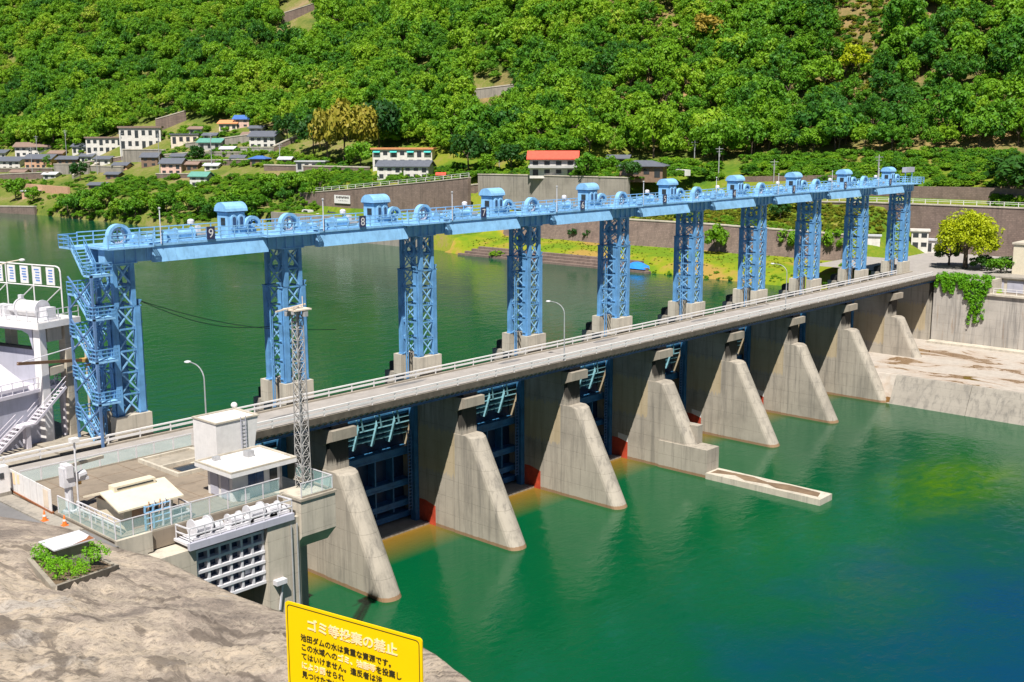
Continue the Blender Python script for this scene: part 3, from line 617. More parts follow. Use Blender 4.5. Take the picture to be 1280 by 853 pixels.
def make_mach():
    t = thing('hoist_winch', '', 'winch', (0, 0, 0), 'winches on the gantry deck')
    part(t, 'bed', MB().box(-2.4, 2.4, -.4, 1.6, -.04, .14), 'blue_steel')
    part(t, 'gearbox', MB().box(-1.9, -.9, -.2, .8, .14, .75).box(-1.7, -1.1, 0, .6, .75, .95), 'blue_steel')
    part(t, 'drum', MB().tube((-.6, .5, .55), (1.1, .5, .55), .42, 12).tube((-.65, .5, .55), (-.55, .5, .55), .62, 14).tube((1.05, .5, .55), (1.15, .5, .55), .62, 14), 'blue_steel')
    part(t, 'motor', MB().tube((1.4, .3, .4), (2.3, .3, .4), .28, 10), 'grey_steel')
    part(t, 'control_box', MB().box(2.0, 2.35, 1.0, 1.45, .14, 1.15), 'white_steel')
    return t
bpy.context.view_layer.update()
cab, shv, mac = make_cab(), make_sheave(), make_mach()
kc, ks, km = kids_of(cab), kids_of(shv), kids_of(mac)
for i in range(10):
    c = PXS[i]
    if i < 9:
        lab = 'blue cab with barrel roof beside number plate %s on the gantry' % NW[9-i]
        loc = (c+11.3, 11.1, 16.2)
        if i == 0: cab.location = loc; cab['label'] = lab
        else: copy_tree(cab, kc, loc, lab)
        lab = 'low blue winch on the gantry deck in the %s span from the left' % ORD[i]
        loc = (c+6.6, 11.0, 16.2)
        if i == 0: mac.location = loc; mac['label'] = lab
        else: copy_tree(mac, km, loc, lab)
        t = thing('deck_lamp', 'thin white lamp pole on the gantry above the %s span from the left' % ORD[i], 'lamp', (c+3.5, 9.75, 16.2), 'thin lamp poles on the gantry')
        link('pole', MB().tube((0, 0, 0), (0, 0, 3.1), .05, 6).mesh('pole', 'white_steel'), t); link('lamp_head', MB().tube((0, 0, 3.1), (0, 0, 3.22), .14, 8, .09).mesh('lamp_head', 'grey_steel'), t)
        t = thing('deck_speaker', 'small pale blue domed box on a stem by number plate %s' % NW[9-i], 'loudspeaker', (c+8.3, 12.6, 16.2), 'domed boxes on the gantry')
        link('stem', MB().tube((0, 0, 0), (0, 0, 1.35), .05, 6).mesh('stem', 'blue_steel'), t); link('dome', MB().tube((0, 0, 1.35), (0, 0, 1.6), .32, 10).ball((0, 0, 1.6), .32, 10, 6, .6).mesh('dome', 'white_steel'), t)
    if i < 9:
        lab = 'blue arched rope sheave on top of the %s tower from the left' % ORD[i]
        loc = (c+.1, 10.9, 16.2)
        if i == 0: shv.location = loc; shv['label'] = lab
        else: copy_tree(shv, ks, loc, lab)
# board on posts at the far end
bt = thing('end_board', 'grey box board on blue posts at the far right end of the gantry', 'board', (163.2, 11, 16.2))
for x in (-1.5, 1.5): link('post', MB().tube((x, 0, 0), (x, 0, 2.1), .1, 6).mesh('post', 'blue_steel'), bt)
link('board', MB().box(-1.9, 1.9, -.3, .5, 2.05, 3.0).mesh('board', 'lavender_grey'), bt)
# ================================================================ right bank terrain
def interp(x, xs, ys): return float(np.interp(x, xs, ys))
PL = ([-50, 155, 158, 170, 185, 200, 220, 240, 260, 285, 520, 620], [-9, -9, -3, 2.5, 8, 13.5, 22, 30, 40, 54, 180, 190])
PM = ([-50, 166, 167, 179, 182, 200, 220, 245, 270, 295, 520, 620], [-9, -9, 1.0, 1.2, 7.5, 12, 18, 28, 41, 56, 180, 190])
PR = ([-50, 160, 164, 170, 184, 186.5, 203, 207, 216, 226, 245, 262, 285, 520, 620], [-9, -9, -5, -3.2, -2.3, 3.5, 8.5, 9.3, 9.6, 14, 19, 26, 40, 175, 185])
PE = ([-50, 162.2, 163.9, 204.6, 206, 216, 226, 245, 262, 285, 520, 620], [-14, -14, -.95, -.95, 9.3, 9.6, 14, 18, 24, 37, 170, 180])
def H(x, y):
    if y < 22: z = interp(x, *PE)
    elif y < 34: t = (y-22)/12; z = interp(x, *PE)*(1-t)+interp(x, *PR)*t
    elif y < 136: z = interp(x, *PR)
    elif y < 152: t = (y-136)/16; z = interp(x, *PR)*(1-t)+interp(x, *PM)*t
    elif y < 222: z = interp(x, *PM)
    elif y < 262: t = (y-222)/40; z = interp(x, *PM)*(1-t)+interp(x, *PL)*t
    else: z = interp(x, *PL)
    if 96 < y < 165 and x > 189 and x < 245: z = max(z, min(14.0, 14.0-(0 if y < 150 else (y-150)*.2)))
    if x > 262:
        k = min(1, (x-262)/60)
        z += k*(9*noise.noise((x*.010, y*.010, 3.1))+22*noise.noise((x*.0042, y*.0042, 8.7)))
    if y < -6.6 and x < 186: z = min(z, -3.7)
    if y > 330 and x > 200: z += (y-330)*.16*min(1, (x-200)/80)
    if x > 172 and y > 34: z += .35*noise.noise((x*.11, y*.11, 1.3))
    return z
gxs = np.concatenate([np.arange(150, 230, 2.0), np.arange(230, 330, 5.0), np.arange(330, 621, 15.0)])
gys = np.concatenate([np.arange(-260, -24, 14.0), np.arange(-20, 40, 1.0), np.arange(40, 400, 5.0), np.arange(400, 1000, 20.0)])
mb = MB()
for yy in gys:
    for xx in gxs: mb.v.append((xx, yy, H(xx, yy)))
nx = len(gxs)
for j in range(len(gys)-1):
    for i in range(nx-1): mb.f.append((j*nx+i, j*nx+i+1, (j+1)*nx+i+1, (j+1)*nx+i))
tr = struct('hillside', mb, 'bank_ground', smooth=True)
def ground(px, py, tmax=900, t0=150):
    d = ray(px, py); t = t0; prev = t0
    while t < tmax:
        p = CAM+d*t
        if p.z <= H(p.x, p.y): break
        prev = t; t += 2.0
    lo, hi_ = prev, t
    for _ in range(14):
        mid = (lo+hi_)/2; p = CAM+d*mid
        if p.z <= H(p.x, p.y): hi_ = mid
        else: lo = mid
    p = CAM+d*hi_; return Vector((p.x, p.y, H(p.x, p.y)))
# ---------------------------------------------------------------- foliage meshes
def leaf_cloud(name, mat, clumps, per, leaf, seed, up_bias=.35, squash=.85):
    """clumps: array (n,4) centre+radius; leaf quads scattered over each clump"""
    r = np.random.default_rng(seed); cl = np.asarray(clumps, float); n = len(cl)*per
    c = np.repeat(cl[:, :3], per, 0); rad = np.repeat(cl[:, 3], per)
    d = r.normal(size=(n, 3)); d[:, 2] += up_bias; d /= np.linalg.norm(d, axis=1)[:, None]
    k = rad*(.55+.5*r.random(n)**.6)
    p = c+d*k[:, None]*np.array([1, 1, squash])
    nn = d+r.normal(size=(n, 3))*.45; nn[:, 2] += .25; nn /= np.linalg.norm(nn, axis=1)[:, None]
    a = np.cross(nn, r.normal(size=(n, 3))); a /= np.linalg.norm(a, axis=1)[:, None]; b2 = np.cross(nn, a)
    s = (leaf*(.6+.8*r.random(n)))[:, None]
    v = np.empty((n, 4, 3)); v[:, 0] = p-a*s; v[:, 1] = p-b2*s*.55; v[:, 2] = p+a*s; v[:, 3] = p+b2*s*.55
    v = v.reshape(-1, 3)
    me = bpy.data.meshes.new(name); me.vertices.add(n*4); me.vertices.foreach_set('co', v.ravel().astype(np.float32))
    me.loops.add(n*4); me.loops.foreach_set('vertex_index', np.arange(n*4, dtype=np.int32))
    me.polygons.add(n); me.polygons.foreach_set('loop_start', np.arange(0, n*4, 4, dtype=np.int32))
    me.update(calc_edges=True); me.materials.append(MATS[mat]); return me
def dome_clumps(seed, n, zc=1.0, rz=.75, cr=(.2, .36), low=-.35):
    r = np.random.default_rng(seed); out = []
    while len(out) < n:
        d = r.normal(size=3); d /= np.linalg.norm(d)
        if d[2] < low: continue
        k = .52+.42*r.random()
        out.append((d[0]*k, d[1]*k, zc+d[2]*k*rz, r.uniform(*cr)))
    return out
CROWN = {}
for mt in ('leaf_forest',):
    CROWN[mt] = [leaf_cloud('crown', mt, dome_clumps(40+k, [26, 44, 20, 60, 30, 38, 52, 24][k], 1.05, [.75, .9, .6, .8, 1.15, .7, 1.0, .65][k], [(.2, .36), (.13, .26), (.26, .42), (.11, .22), (.18, .32), (.14, .3), (.12, .24), (.22, .4)][k]), [70, 44, 90, 32, 60, 48, 38, 76][k], [.085, .075, .09, .07, .08, .075, .07, .085][k], 90+k) for k in range(8)]
for mt in ('leaf_lime', 'leaf_dark', 'leaf_bamboo', 'leaf_fresh', 'leaf_grass'):
    CROWN[mt] = [leaf_cloud('crown', mt, dome_clumps(140+k, 26, 1.05, .8), 46, .105, 190+k) for k in range(3)]
def trunk_mesh(h=1.0, r=.07, seed=0):
    q = random.Random(seed); mb = MB(); top = Vector((q.uniform(-.08, .08), q.uniform(-.08, .08), h*.75))
    mb.tube((0, 0, -.3), top, r, 7, r*.55)
    for k in range(4):
        a = k*1.6+q.random(); e = top+Vector((math.cos(a)*.45, math.sin(a)*.45, .38)); mb.tube(top*.8, e, r*.5, 5, r*.2)
    return mb.mesh('trunk', 'bark')
TRUNK = [trunk_mesh(1.0, .06, k) for k in range(3)]
def tree(name, label, cat, p, r, h=None, mat='leaf_forest', group=None, var=None, rz=None):
    t = thing(name, label, cat, p, group, random.random()*6.28 if rz is None else rz)
    k = random.randrange(len(CROWN[mat])) if var is None else var
    zs = (h/1.8 if h else r)
    t.scale = (r, r, zs)
    link('trunk', TRUNK[k % 3], t); link('crown', CROWN[mat][k], t)
    return t
# ---------------------------------------------------------------- forest
def px_of(p):
    d = Vector(p)-CAM; z = d.dot(fw); return 640+FPX*d.dot(rt)/z, 426.5-FPX*d.dot(up)/z
CLEAR = []           # (px0, py0, px1, py1) windows of the photograph with no forest trunk
def forest_edge(px):  # lowest row of the wood in the photograph
    return interp(px, [-400, 0, 60, 110, 150, 215, 235, 300, 380, 420, 460, 540, 620, 700, 740, 900, 1040, 1160, 1230, 1280, 1700],
                  [190, 185, 190, 188, 165, 148, 150, 158, 172, 185, 178, 190, 205, 200, 196, 205, 192, 196, 192, 185, 185])
pts = []
r2 = np.random.default_rng(5)
def clear_zone(px, py):
    # bare slope, road cuts and walls on the hillside
    if 586 < px < 650 and 104 < py < 150: return True
    if 344 < px < 400 and py < 62: return True
    if abs(px-(1072+(75-py)*.35)) < 26+max(0, (75-py)*.3) and py < 118: return r2.random() < .93
    if abs(px-(1015+(120-py)*.7)) < 15 and 60 < py < 138: return r2.random() < .85
    if abs(px-820) < 30 and py < 40: return r2.random() < .4
    if 930 < px < 1280 and 196 < py < 240: return True
    return False
step = 4.7
for xx in np.arange(196, 470, step):
    for yy in np.arange(-150, 720, step):
        x = xx+r2.uniform(-2.2, 2.2); y = yy+r2.uniform(-2.2, 2.2); z = H(x, y)
        px, py = px_of((x, y, z))
        if px < -260 or px > 1560 or py < -190: continue
        if py > forest_edge(px) or clear_zone(px, py): continue
        if x < 225 and 60 < y < 100: continue
        r = r2.choice([r2.uniform(2.0, 3.2), r2.uniform(3.0, 4.4), r2.uniform(4.2, 6.0)], p=[.3, .45, .25])
        r *= .85+.35*(noise.noise((x*.03, y*.03, 5.5))+.5)
        pts.append((x, y, z-.3, r, px, py))
infr = [q for q in pts if -5 < q[4] < 1285 and -15 < q[5]]
infr.sort(key=lambda q: -q[3]*1406/depth(q[:3]))
sel = infr[:230]; selset = set(id(q) for q in sel)
for q in sel:
    tree('forest_tree', 'round leafy green tree in the wood on the far hillside', 'tree', q[:3], q[3], q[3]*r2.uniform(1.7, 2.3), group='trees of the hillside wood')
rest = [q for q in pts if id(q) not in selset]
def scatter(name, label, cat, data, meshes, kind='stuff', hs=(.9, 1.2)):
    me = bpy.data.meshes.new(name); me.from_pydata([d[:3] for d in data], [], [])
    at = me.attributes.new('scl', 'FLOAT', 'POINT'); at.data.foreach_set('value', np.array([d[3] for d in data], np.float32))
    idx = me.attributes.new('kind_index', 'INT', 'POINT'); idx.data.foreach_set('value', r2.integers(0, len(meshes), len(data)).astype(np.int32))
    rot = me.attributes.new('turn', 'FLOAT', 'POINT'); rot.data.foreach_set('value', (r2.random(len(data))*6.28).astype(np.float32))
    hsa = me.attributes.new('hs', 'FLOAT', 'POINT'); hsa.data.foreach_set('value', r2.uniform(hs[0], hs[1], len(data)).astype(np.float32))
    o = link(name, me); tag(o, label, cat, kind=kind)
    ng = bpy.data.node_groups.new(name, 'GeometryNodeTree')
    ng.interface.new_socket('Geometry', in_out='INPUT', socket_type='NodeSocketGeometry'); ng.interface.new_socket('Geometry', in_out='OUTPUT', socket_type='NodeSocketGeometry')
    gi = ng.nodes.new('NodeGroupInput'); go = ng.nodes.new('NodeGroupOutput'); jn = ng.nodes.new('GeometryNodeJoinGeometry')
    def attr(n, t):
        a = ng.nodes.new('GeometryNodeInputNamedAttribute'); a.data_type = t; a.inputs[0].default_value = n; return a.outputs[0]
    a_i, a_s, a_r, a_h = attr('kind_index', 'INT'), attr('scl', 'FLOAT'), attr('turn', 'FLOAT'), attr('hs', 'FLOAT')
    cx = ng.nodes.new('ShaderNodeCombineXYZ'); ng.links.new(a_s, cx.inputs[0]); ng.links.new(a_s, cx.inputs[1])
    mm = ng.nodes.new('ShaderNodeMath'); mm.operation = 'MULTIPLY'; ng.links.new(a_s, mm.inputs[0]); ng.links.new(a_h, mm.inputs[1]); ng.links.new(mm.outputs[0], cx.inputs[2])
    cr = ng.nodes.new('ShaderNodeCombineXYZ'); ng.links.new(a_r, cr.inputs[2])
    for k, m_ in enumerate(meshes):
        src = bpy.data.objects.new(name+'_source', m_)
        oi = ng.nodes.new('GeometryNodeObjectInfo'); oi.inputs[0].default_value = src
        ip = ng.nodes.new('GeometryNodeInstanceOnPoints'); cmp_ = ng.nodes.new('FunctionNodeCompare'); cmp_.data_type = 'INT'; cmp_.operation = 'EQUAL'
        ng.links.new(a_i, cmp_.inputs[2]); cmp_.inputs[3].default_value = k
        ng.links.new(gi.outputs[0], ip.inputs['Points']); ng.links.new(cmp_.outputs[0], ip.inputs['Selection']); ng.links.new(oi.outputs['Geometry'], ip.inputs['Instance'])
        ng.links.new(cr.outputs[0], ip.inputs['Rotation']); ng.links.new(cx.outputs[0], ip.inputs['Scale']); ng.links.new(ip.outputs[0], jn.inputs[0])
    ng.links.new(jn.outputs[0], go.inputs[0])
    md = o.modifiers.new('scatter', 'NODES'); md.node_group = ng
    return o
scatter('forest', 'dense green wood covering the far hillside', 'forest', rest, CROWN['leaf_forest'], hs=(.75, 1.35))
# ================================================================ right abutment, apron
struct('apron', MB().prism([(125.2, -22), (125.2, -18.2), (127.6, -13.6), (127.9, -13.5), (160.9, -13.3), (160.9, -22)], 'y', -130, 9.28), 'apron')
ap_face = bpy.data.objects['apron']
for k in range(9):
    y1 = -4.4-k*12.4; me = MB().prism([(124.95, -22), (124.95, -18.3), (127.42, -13.56), (127.9, -13.46), (127.9, -13.6), (125.2, -22)], 'y', y1-12.33, y1).mesh('face_slab', 'far_concrete'); link('face_slab', me, ap_face)
aw = thing('abutment_wall', 'tall stained concrete river wall on the far right, hung with ivy', 'wall', (161, -30, -14))
part(aw, 'wall', MB().box(160.5, 161.4, -6.4, 3.58, -14, -.93), 'wall_concrete')
part(aw, 'lower_wall', MB().box(160.5, 161.4, -130, -6.403, -14, -3.62), 'wall_concrete')
part(aw, 'side_wall', MB().box(161.405, 188, -6.75, -6.3, -4.2, -.93), 'pale_concrete')
part(aw, 'coping', MB().box(160.1, 162.2, -130, -6.41, -3.618, -3.3), 'pale_concrete')
part(aw, 'footing', MB().box(158.2, 160.497, -130, 3.5, -14, -12.95), 'pale_concrete')
t = thing('terrace_railing', 'white railing on the low wall at the far right', 'railing', (161.2, -30, -3.3))
rail_run(t, [(161.2, -60), (161.2, -7.2)], -3.3, 1.0, 2.0, 'white_paint', (1.0, .55))
struct('terrace_paving', sheet(161.45, 204.5, -6.3, 30, -.935), 'asphalt')
struct('lower_terrace', sheet(161.45, 186, -120, -6.7, -3.66), 'yard_paving')
# ivy
r3 = np.random.default_rng(31); cl = []
for _ in range(520):
    y = r3.uniform(-6.8, 3.2); dmax = 1.8+1.2*math.sin(y*1.9)+.8*math.sin(y*4.3+1)
    if -5.9 < y < -3.2: dmax = 7.0+1.3*math.sin(y*5.0)+.8*math.sin(y*11)
    elif -3.2 <= y < -2.3: dmax = 4.0
    z = -.8-r3.random()**.9*max(dmax, .5); cl.append((160.3+r3.uniform(-.15, .1), y, z, r3.uniform(.22, .45)))
for _ in range(70): cl.append((r3.uniform(160.4, 163.5), r3.uniform(-6.5, 3.0), -.75+r3.uniform(0, .3), r3.uniform(.3, .6)))
iv = link('ivy', leaf_cloud('ivy', 'leaf_ivy', cl, 26, .17, 77, .1, 1.0)); tag(iv, 'bright green ivy hanging down the concrete wall at the right', 'ivy')
# the lime tree
def big_tree(name, label, p, r, h, mat, n=60, per=90, seed=1, leaf=.06):
    t = thing(name, label, 'tree', p)
    mb = MB(); q = random.Random(seed); th = h*.3
    mb.tube((0, 0, -.2), (0, 0, th), r*.085, 9, r*.06)
    for k in range(7):
        a = k*.9+q.random()*.4; e = (math.cos(a)*r*.5, math.sin(a)*r*.5, th+h*.3+q.random()*h*.15); mb.tube((0, 0, th*(.75+.05*k)), e, r*.04, 6, r*.015)
    link('trunk', mb.mesh('trunk', 'bark'), t)
    cl = [(c[0]*r, c[1]*r, th+(c[2]-.55)*h*.46, c[3]*r) for c in dome_clumps(seed, n, 1.0, .95, (.14, .27), -.5)]
    link('crown', leaf_cloud('crown', mat, cl, per, leaf*r, seed+1, .45), t)
    return t
big_tree('broadleaf_tree', 'bright yellow-green rounded tree on the terrace at the right end of the dam', gz(1206, 336, -.94), 6.3, 11.8, 'leaf_lime', 150, 100, 3, .038)
big_tree('broadleaf_tree', 'dark leafy small tree below the bright yellow-green tree', gz(1186, 332, -.94), 3.0, 5.6, 'leaf_dark', 26, 60, 9, .08)
for k, (px, py, r, lab) in enumerate([(1228, 338, 2.6, 'dark clipped shrub right of the yellow-green tree trunk'), (1250, 343, 2.4, 'leafy green shrub before the cream building'), (1259, 341, 2.2, 'green shrub touching the cream building')]):
    tree('shrub', lab, 'shrub', gz(px, py, -.94)-Vector((0, 0, .5)), r, 3.6, 'leaf_fresh' if k == 1 else 'leaf_dark')
# buildings at the right edge
def windows(t, rects, face, off, mat='dark_glass', frame='white_paint', nm='window'):
    for (a0, a1, z0, z1) in rects:
        if face == 'f': w_ = part(t, nm, MB().box(a0, a1, off-.03, off+.0, z0, z1), mat, local=True); part_f = MB().box(a0-.06, a1+.06, off-.05, off-.031, z1, z1+.08).box(a0-.06, a1+.06, off-.08, off-.031, z0-.1, z0)
        else: w_ = part(t, nm, MB().box(off-.03, off+.0, a0, a1, z0, z1), mat, local=True); part_f = MB().box(off-.05, off-.031, a0-.06, a1+.06, z1, z1+.08).box(off-.08, off-.031, a0-.06, a1+.06, z0-.1, z0)
        part(w_, 'frame', part_f, frame, local=True)
pb = gz(1263, 362, -3.65)
t = thing('cream_building', 'cream flat-roofed building cut by the right edge of the picture', 'building', (pb.x, pb.y, -3.65))
part(t, 'wall', MB().box(0, 16, -14, 0, 0, 8.6), 'cream_paint', local=True); part(t, 'roof', MB().box(-.25, 16.2, -14.2, .25, 8.603, 8.95), 'pale_concrete', local=True)
windows(t, [(-5, -3.4, 1.6, 3.0), (-9, -7.4, 1.6, 3.0), (-5, -3.4, 5, 6.4), (-9, -7.4, 5, 6.4)], 's', 0)
pb = gz(1231, 364, -3.65)
t = thing('garage', 'low concrete garage with blue-grey shutters below the terrace at the right', 'garage', (pb.x, pb.y, -3.65))
part(t, 'wall', MB().box(.3, 8, -7.2, 0, 0, 2.72), 'pale_concrete', local=True); part(t, 'roof', MB().box(-.2, 8.2, -7.5, .3, 2.723, 3.0), 'far_concrete', local=True)
for y in (-3.3, -6.8): part(t, 'shutter', MB().box(.22, .297, y, y+2.9, .1, 2.3), 'lavender_grey', local=True)
# ---------------------------------------------------------------- long walls of the far bank
def xwall(name, label, x, pts, th, mat, cop=True, batter=0.0, cap_mat='pale_concrete'):
    """wall along Y at x; pts = [(y, zbottom, ztop)...]"""
    t = thing(name, label, 'retaining wall', (x, (pts[0][0]+pts[-1][0])/2, min(p[1] for p in pts)))
    for k, (a, b2) in enumerate(zip(pts[:-1], pts[1:])):
        d0 = batter*(a[2]-a[1]); d1 = batter*(b2[2]-b2[1])
        vs = [(x-d0, a[0], a[1]), (x+th, a[0], a[1]), (x+th, a[0], a[2]), (x, a[0], a[2]), (x-d1, b2[0], b2[1]), (x+th, b2[0], b2[1]), (x+th, b2[0], b2[2]), (x, b2[0], b2[2])]
        part(t, 'wall_section', MB().add(vs, [(0,1,2,3),(7,6,5,4),(0,4,5,1),(1,5,6,2),(2,6,7,3),(3,7,4,0)]), mat)
        if cop: part(t, 'coping', MB().beam((x+th/2, a[0], a[2]+.14), (x+th/2, b2[0], b2[2]+.14), th+.3, .26), cap_mat)
    return t
def yfence(label, x, pts, h, step, mat, rails=(1.0, .5)):
    t = thing('guard_fence', label, 'fence', (x, (pts[0][0]+pts[-1][0])/2, pts[0][1]), None)
    rail_run(t, [(x, p[0], p[1]) for p in pts], 0, h, step, mat, rails, .12); return t
xwall('retaining_wall', 'dark stained masonry wall with a white sign board rising to the right', 179.4, [(224, -1, 6.4), (200, -1, 8.4), (180, -1, 10.2), (160, -1, 12.0), (146, -1, 13.4)], 1.2, 'masonry')
yfence('white fence along the top of the dark sign wall', 179.9, [(224, 6.7), (200, 8.7), (180, 10.5), (160, 12.3), (146, 13.7)], 1.1, 4, 'white_paint')
xwall('retaining_wall', 'pale concrete retaining wall below the red-roofed building', 187.6, [(150, 5.0, 14.0), (128, 5.0, 14.2), (96, 4.0, 14.3)], 1.0, 'far_concrete')
xwall('retaining_wall', 'grey block wall behind the grassy river bank', 184.6, [(136, -3.2, 3.6), (104, -3.2, 3.8), (70, -3.4, 3.9), (34, -3.5, 3.4)], 1.4, 'masonry', True, .25)
xwall('retaining_wall', 'long dark retaining wall behind the yellow-green tree at the right', 203.8, [(58, -1.6, 9.0), (36, -1.2, 9.5), (10, -1.1, 9.6), (-20, -1.1, 9.5), (-120, -1.1, 9.4)], 1.2, 'masonry')
yfence('white guard rail on top of the long dark wall at the right', 204.4, [(90, 8.9), (58, 9.3), (36, 9.8), (10, 9.9), (-20, 9.8), (-70, 9.7)], .95, 3, 'white_paint', (1.0, .6))
xwall('quay_wall', 'low concrete quay wall where vehicles are parked by the water', 166.2, [(222, -9, 1.15), (150, -9, 1.15)], .9, 'far_concrete', False)
xwall('retaining_wall', 'brown terraced wall on the slope above the guard rail at the right', 217.5, [(60, 9, 12.6), (20, 9, 13.2), (-40, 9, 13)], .8, 'masonry', False)
# white sign board on the dark wall
sb = gx(428, 249, 179.2)
t = thing('sign_board', 'white board with two rows of dark lettering on the dark wall', 'sign', (179.1, sb.y, sb.z-1.4))
part(t, 'board', MB().box(-.08, .08, -3.9, 3.9, 0, 2.6), 'white_paint', local=True)
for (z0, z1, n, a0, a1) in ((1.55, 2.25, 9, -3.3, 3.0), (.75, .95, 12, -2.6, 2.0)):
    for k in range(n):
        y = a0+(a1-a0)*k/n; part(t, 'lettering', MB().box(-.1, -.081, y, y+(a1-a0)/n*.72, z0+.1*(k % 2), z1-.12*(k % 3 == 1)), 'sign_black', local=True)
# stone steps and the tarp on the grassy bank
ss = thing('stone_steps', 'grey stone steps along the water edge of the grassy bank', 'steps', (166, 100, -7))
for k in range(4): part(ss, 'step', MB().box(161.2+k*1.1, 162.28+k*1.1, 70+k*1.5, 132-k*1.5, -8, -5.5+k*.6), 'masonry')
tp = ground(797, 334)
v = []; n = 7
for j in range(n):
    for i in range(n):
        u = i/(n-1)*2-1; q = j/(n-1)*2-1
        v.append((tp.x+u*2.3, tp.y+q*3.6, tp.z+1.9*max(0, 1-abs(u)**1.6)*(1-abs(q)**2)*(.75+.35*noise.noise((u*2, q*3, 1)))-.15))
solo('tarpaulin', MB().add(v, [(j*n+i, j*n+i+1, (j+1)*n+i+1, (j+1)*n+i) for j in range(n-1) for i in range(n-1)]), 'blue_tarp', 'bright blue tarpaulin over a heap at the water edge', 'tarpaulin')
# ---------------------------------------------------------------- houses
def house(name, label, px, py, wpx, hpx, roof, wall, kind='gable', turn=-.35, storeys=2, dr=.62, wins=True, found=3.0, ax='x', awn=None, base=None, cat='house'):
    p = ground(px, py) if base is None else base
    d = depth(p); W = wpx*d/FPX; Hh = hpx*d/FPX; rz = -YAW+turn; D = W*dr
    t = thing(name, label, cat, (p.x, p.y, p.z), None, rz)
    zb = -.2; rh = Hh*(.30 if kind in ('gable', 'hip') else .06); wh = Hh-rh
    part(t, 'wall', MB().box(-W/2, W/2, 0, D, zb-found, wh), wall, local=True)
    o = .45+.03*W
    if kind == 'gable':
        if ax == 'x':
            pr_ = [(-o, wh-.12), (D/2, wh+rh), (D+o, wh-.12), (D+o, wh+.12), (D/2, wh+rh+.28), (-o, wh+.12)]
            part(t, 'roof', MB().prism(pr_, 'x', -W/2-o, W/2+o), roof, local=True)
            part(t, 'gable_end', MB().prism([(0, wh+.001), (D/2, wh+rh-.02), (D, wh+.001)], 'x', -W/2+.02, W/2-.02), wall, local=True)
        else:
            pr_ = [(-W/2-o, wh-.12), (0, wh+rh), (W/2+o, wh-.12), (W/2+o, wh+.12), (0, wh+rh+.28), (-W/2-o, wh+.12)]
            part(t, 'roof', MB().prism(pr_, 'y', -o, D+o), roof, local=True)
            part(t, 'gable_end', MB().prism([(-W/2, wh+.001), (0, wh+rh-.02), (W/2, wh+.001)], 'y', .02, D-.02), wall, local=True)
    elif kind == 'hip':
        a = W/2+o; r0 = max(W/2-D/2, .15*W)
        vs = [(-a, -o, wh), (a, -o, wh), (a, D+o, wh), (-a, D+o, wh), (-r0, D/2, wh+rh), (r0, D/2, wh+rh), (-a, -o, wh-.18), (a, -o, wh-.18), (a, D+o, wh-.18), (-a, D+o, wh-.18)]
        part(t, 'roof', MB().add(vs, [(0,1,5,4),(1,2,5),(2,3,4,5),(3,0,4),(6,7,1,0),(7,8,2,1),(8,9,3,2),(9,6,0,3),(9,8,7,6)]), roof, local=True)
    else:
        part(t, 'roof', MB().box(-W/2-o*.6, W/2+o*.6, -o*.6, D+o*.6, wh+.002, wh+rh+.2), roof, local=True)
    if wins:
        n = max(2, int(W/2.6)); sh = wh/storeys
        for s_ in range(storeys):
            for k in range(n):
                x = -W/2+W*(k+.5)/n; hw_ = min(.75, W/n*.33)
                z0 = s_*sh+sh*(.32 if (k+s_) % 3 else .08); z1 = s_*sh+sh*.78
                w_ = part(t, 'window' if (k+s_) % 3 else 'door', MB().box(x-hw_, x+hw_, -.05, -.003, z0, z1), 'dark_glass', local=True)
                if awn and s_ == storeys-1 and k % 2 == 0:
                    part(w_, 'awning', MB().prism([(-.06, z1+.25), (-1.0, z1-.35), (-1.0, z1-.45), (-.06, z1+.1)], 'x', x-1.2, x+1.2), awn, local=True)
        for s_ in range(storeys):
            for y in (D*.3, D*.7):
                part(t, 'window', MB().box(-W/2-.05, -W/2-.003, y-.5, y+.5, s_*sh+sh*.35, s_*sh+sh*.78), 'dark_glass', local=True)
    return t, W, D, wh, rh
hs = house
hs('long_building', 'long white building with orange roof edge and teal awnings', 503, 208, 76, 22, 'roof_orange', 'wall_white', 'flat', -.15, 2, .25, awn='awning_teal', cat='building')
hs('small_house', 'white house with slate gable left of its twin, in front of the teal awnings', 487, 224, 33, 22, 'roof_slate', 'wall_white', 'gable', -.3, 2, .6)
hs('small_house', 'white house with slate gable right of its twin, in front of the teal awnings', 520, 224, 33, 22, 'roof_slate', 'wall_white', 'gable', -.3, 2, .6)
t, W_, D_, wh_, rh_ = hs('red_roof_building', 'two-storey grey-white building with a bright red roof and balcony', 691, 223, 58, 30, 'roof_red', 'wall_white', 'gable', -.1, 2, .35, cat='building', found=.4)
part(t, 'balcony', MB().box(-W_/2-.3, W_/2+.3, -1.3, -.06, wh_*.48, wh_*.52).box(-W_/2-.3, W_/2+.3, -1.3, -1.22, wh_*.52, wh_*.64), 'wall_grey', local=True)
hs('wooden_house', 'dark wooden house with wide slate hip roof below the wood', 801, 232, 54, 22, 'roof_slate', 'wall_brown', 'hip', -.3, 1, .6, found=.8)
hs('wooden_house', 'small grey-roofed house half hidden in trees above the wide slate roof', 772, 207, 26, 12, 'roof_slate', 'wall_brown', 'gable', -.3, 1)
hs('hut', 'tiny hut with a red roof beside the white twin houses', 551, 224, 9, 7, 'roof_red', 'wall_grey', 'gable', 0, 1, 1.0, False)
hs('apartment_block', 'white two-storey apartment block on a tall retaining wall in the village', 176, 187, 50, 28, 'roof_brown', 'wall_white', 'flat', .15, 2, .3, cat='building')
hs('apartment_block', 'lower white apartment block stepping down to the left of the tall one', 131, 192, 44, 20, 'roof_brown', 'wall_white', 'flat', .15, 2, .3, cat='building')
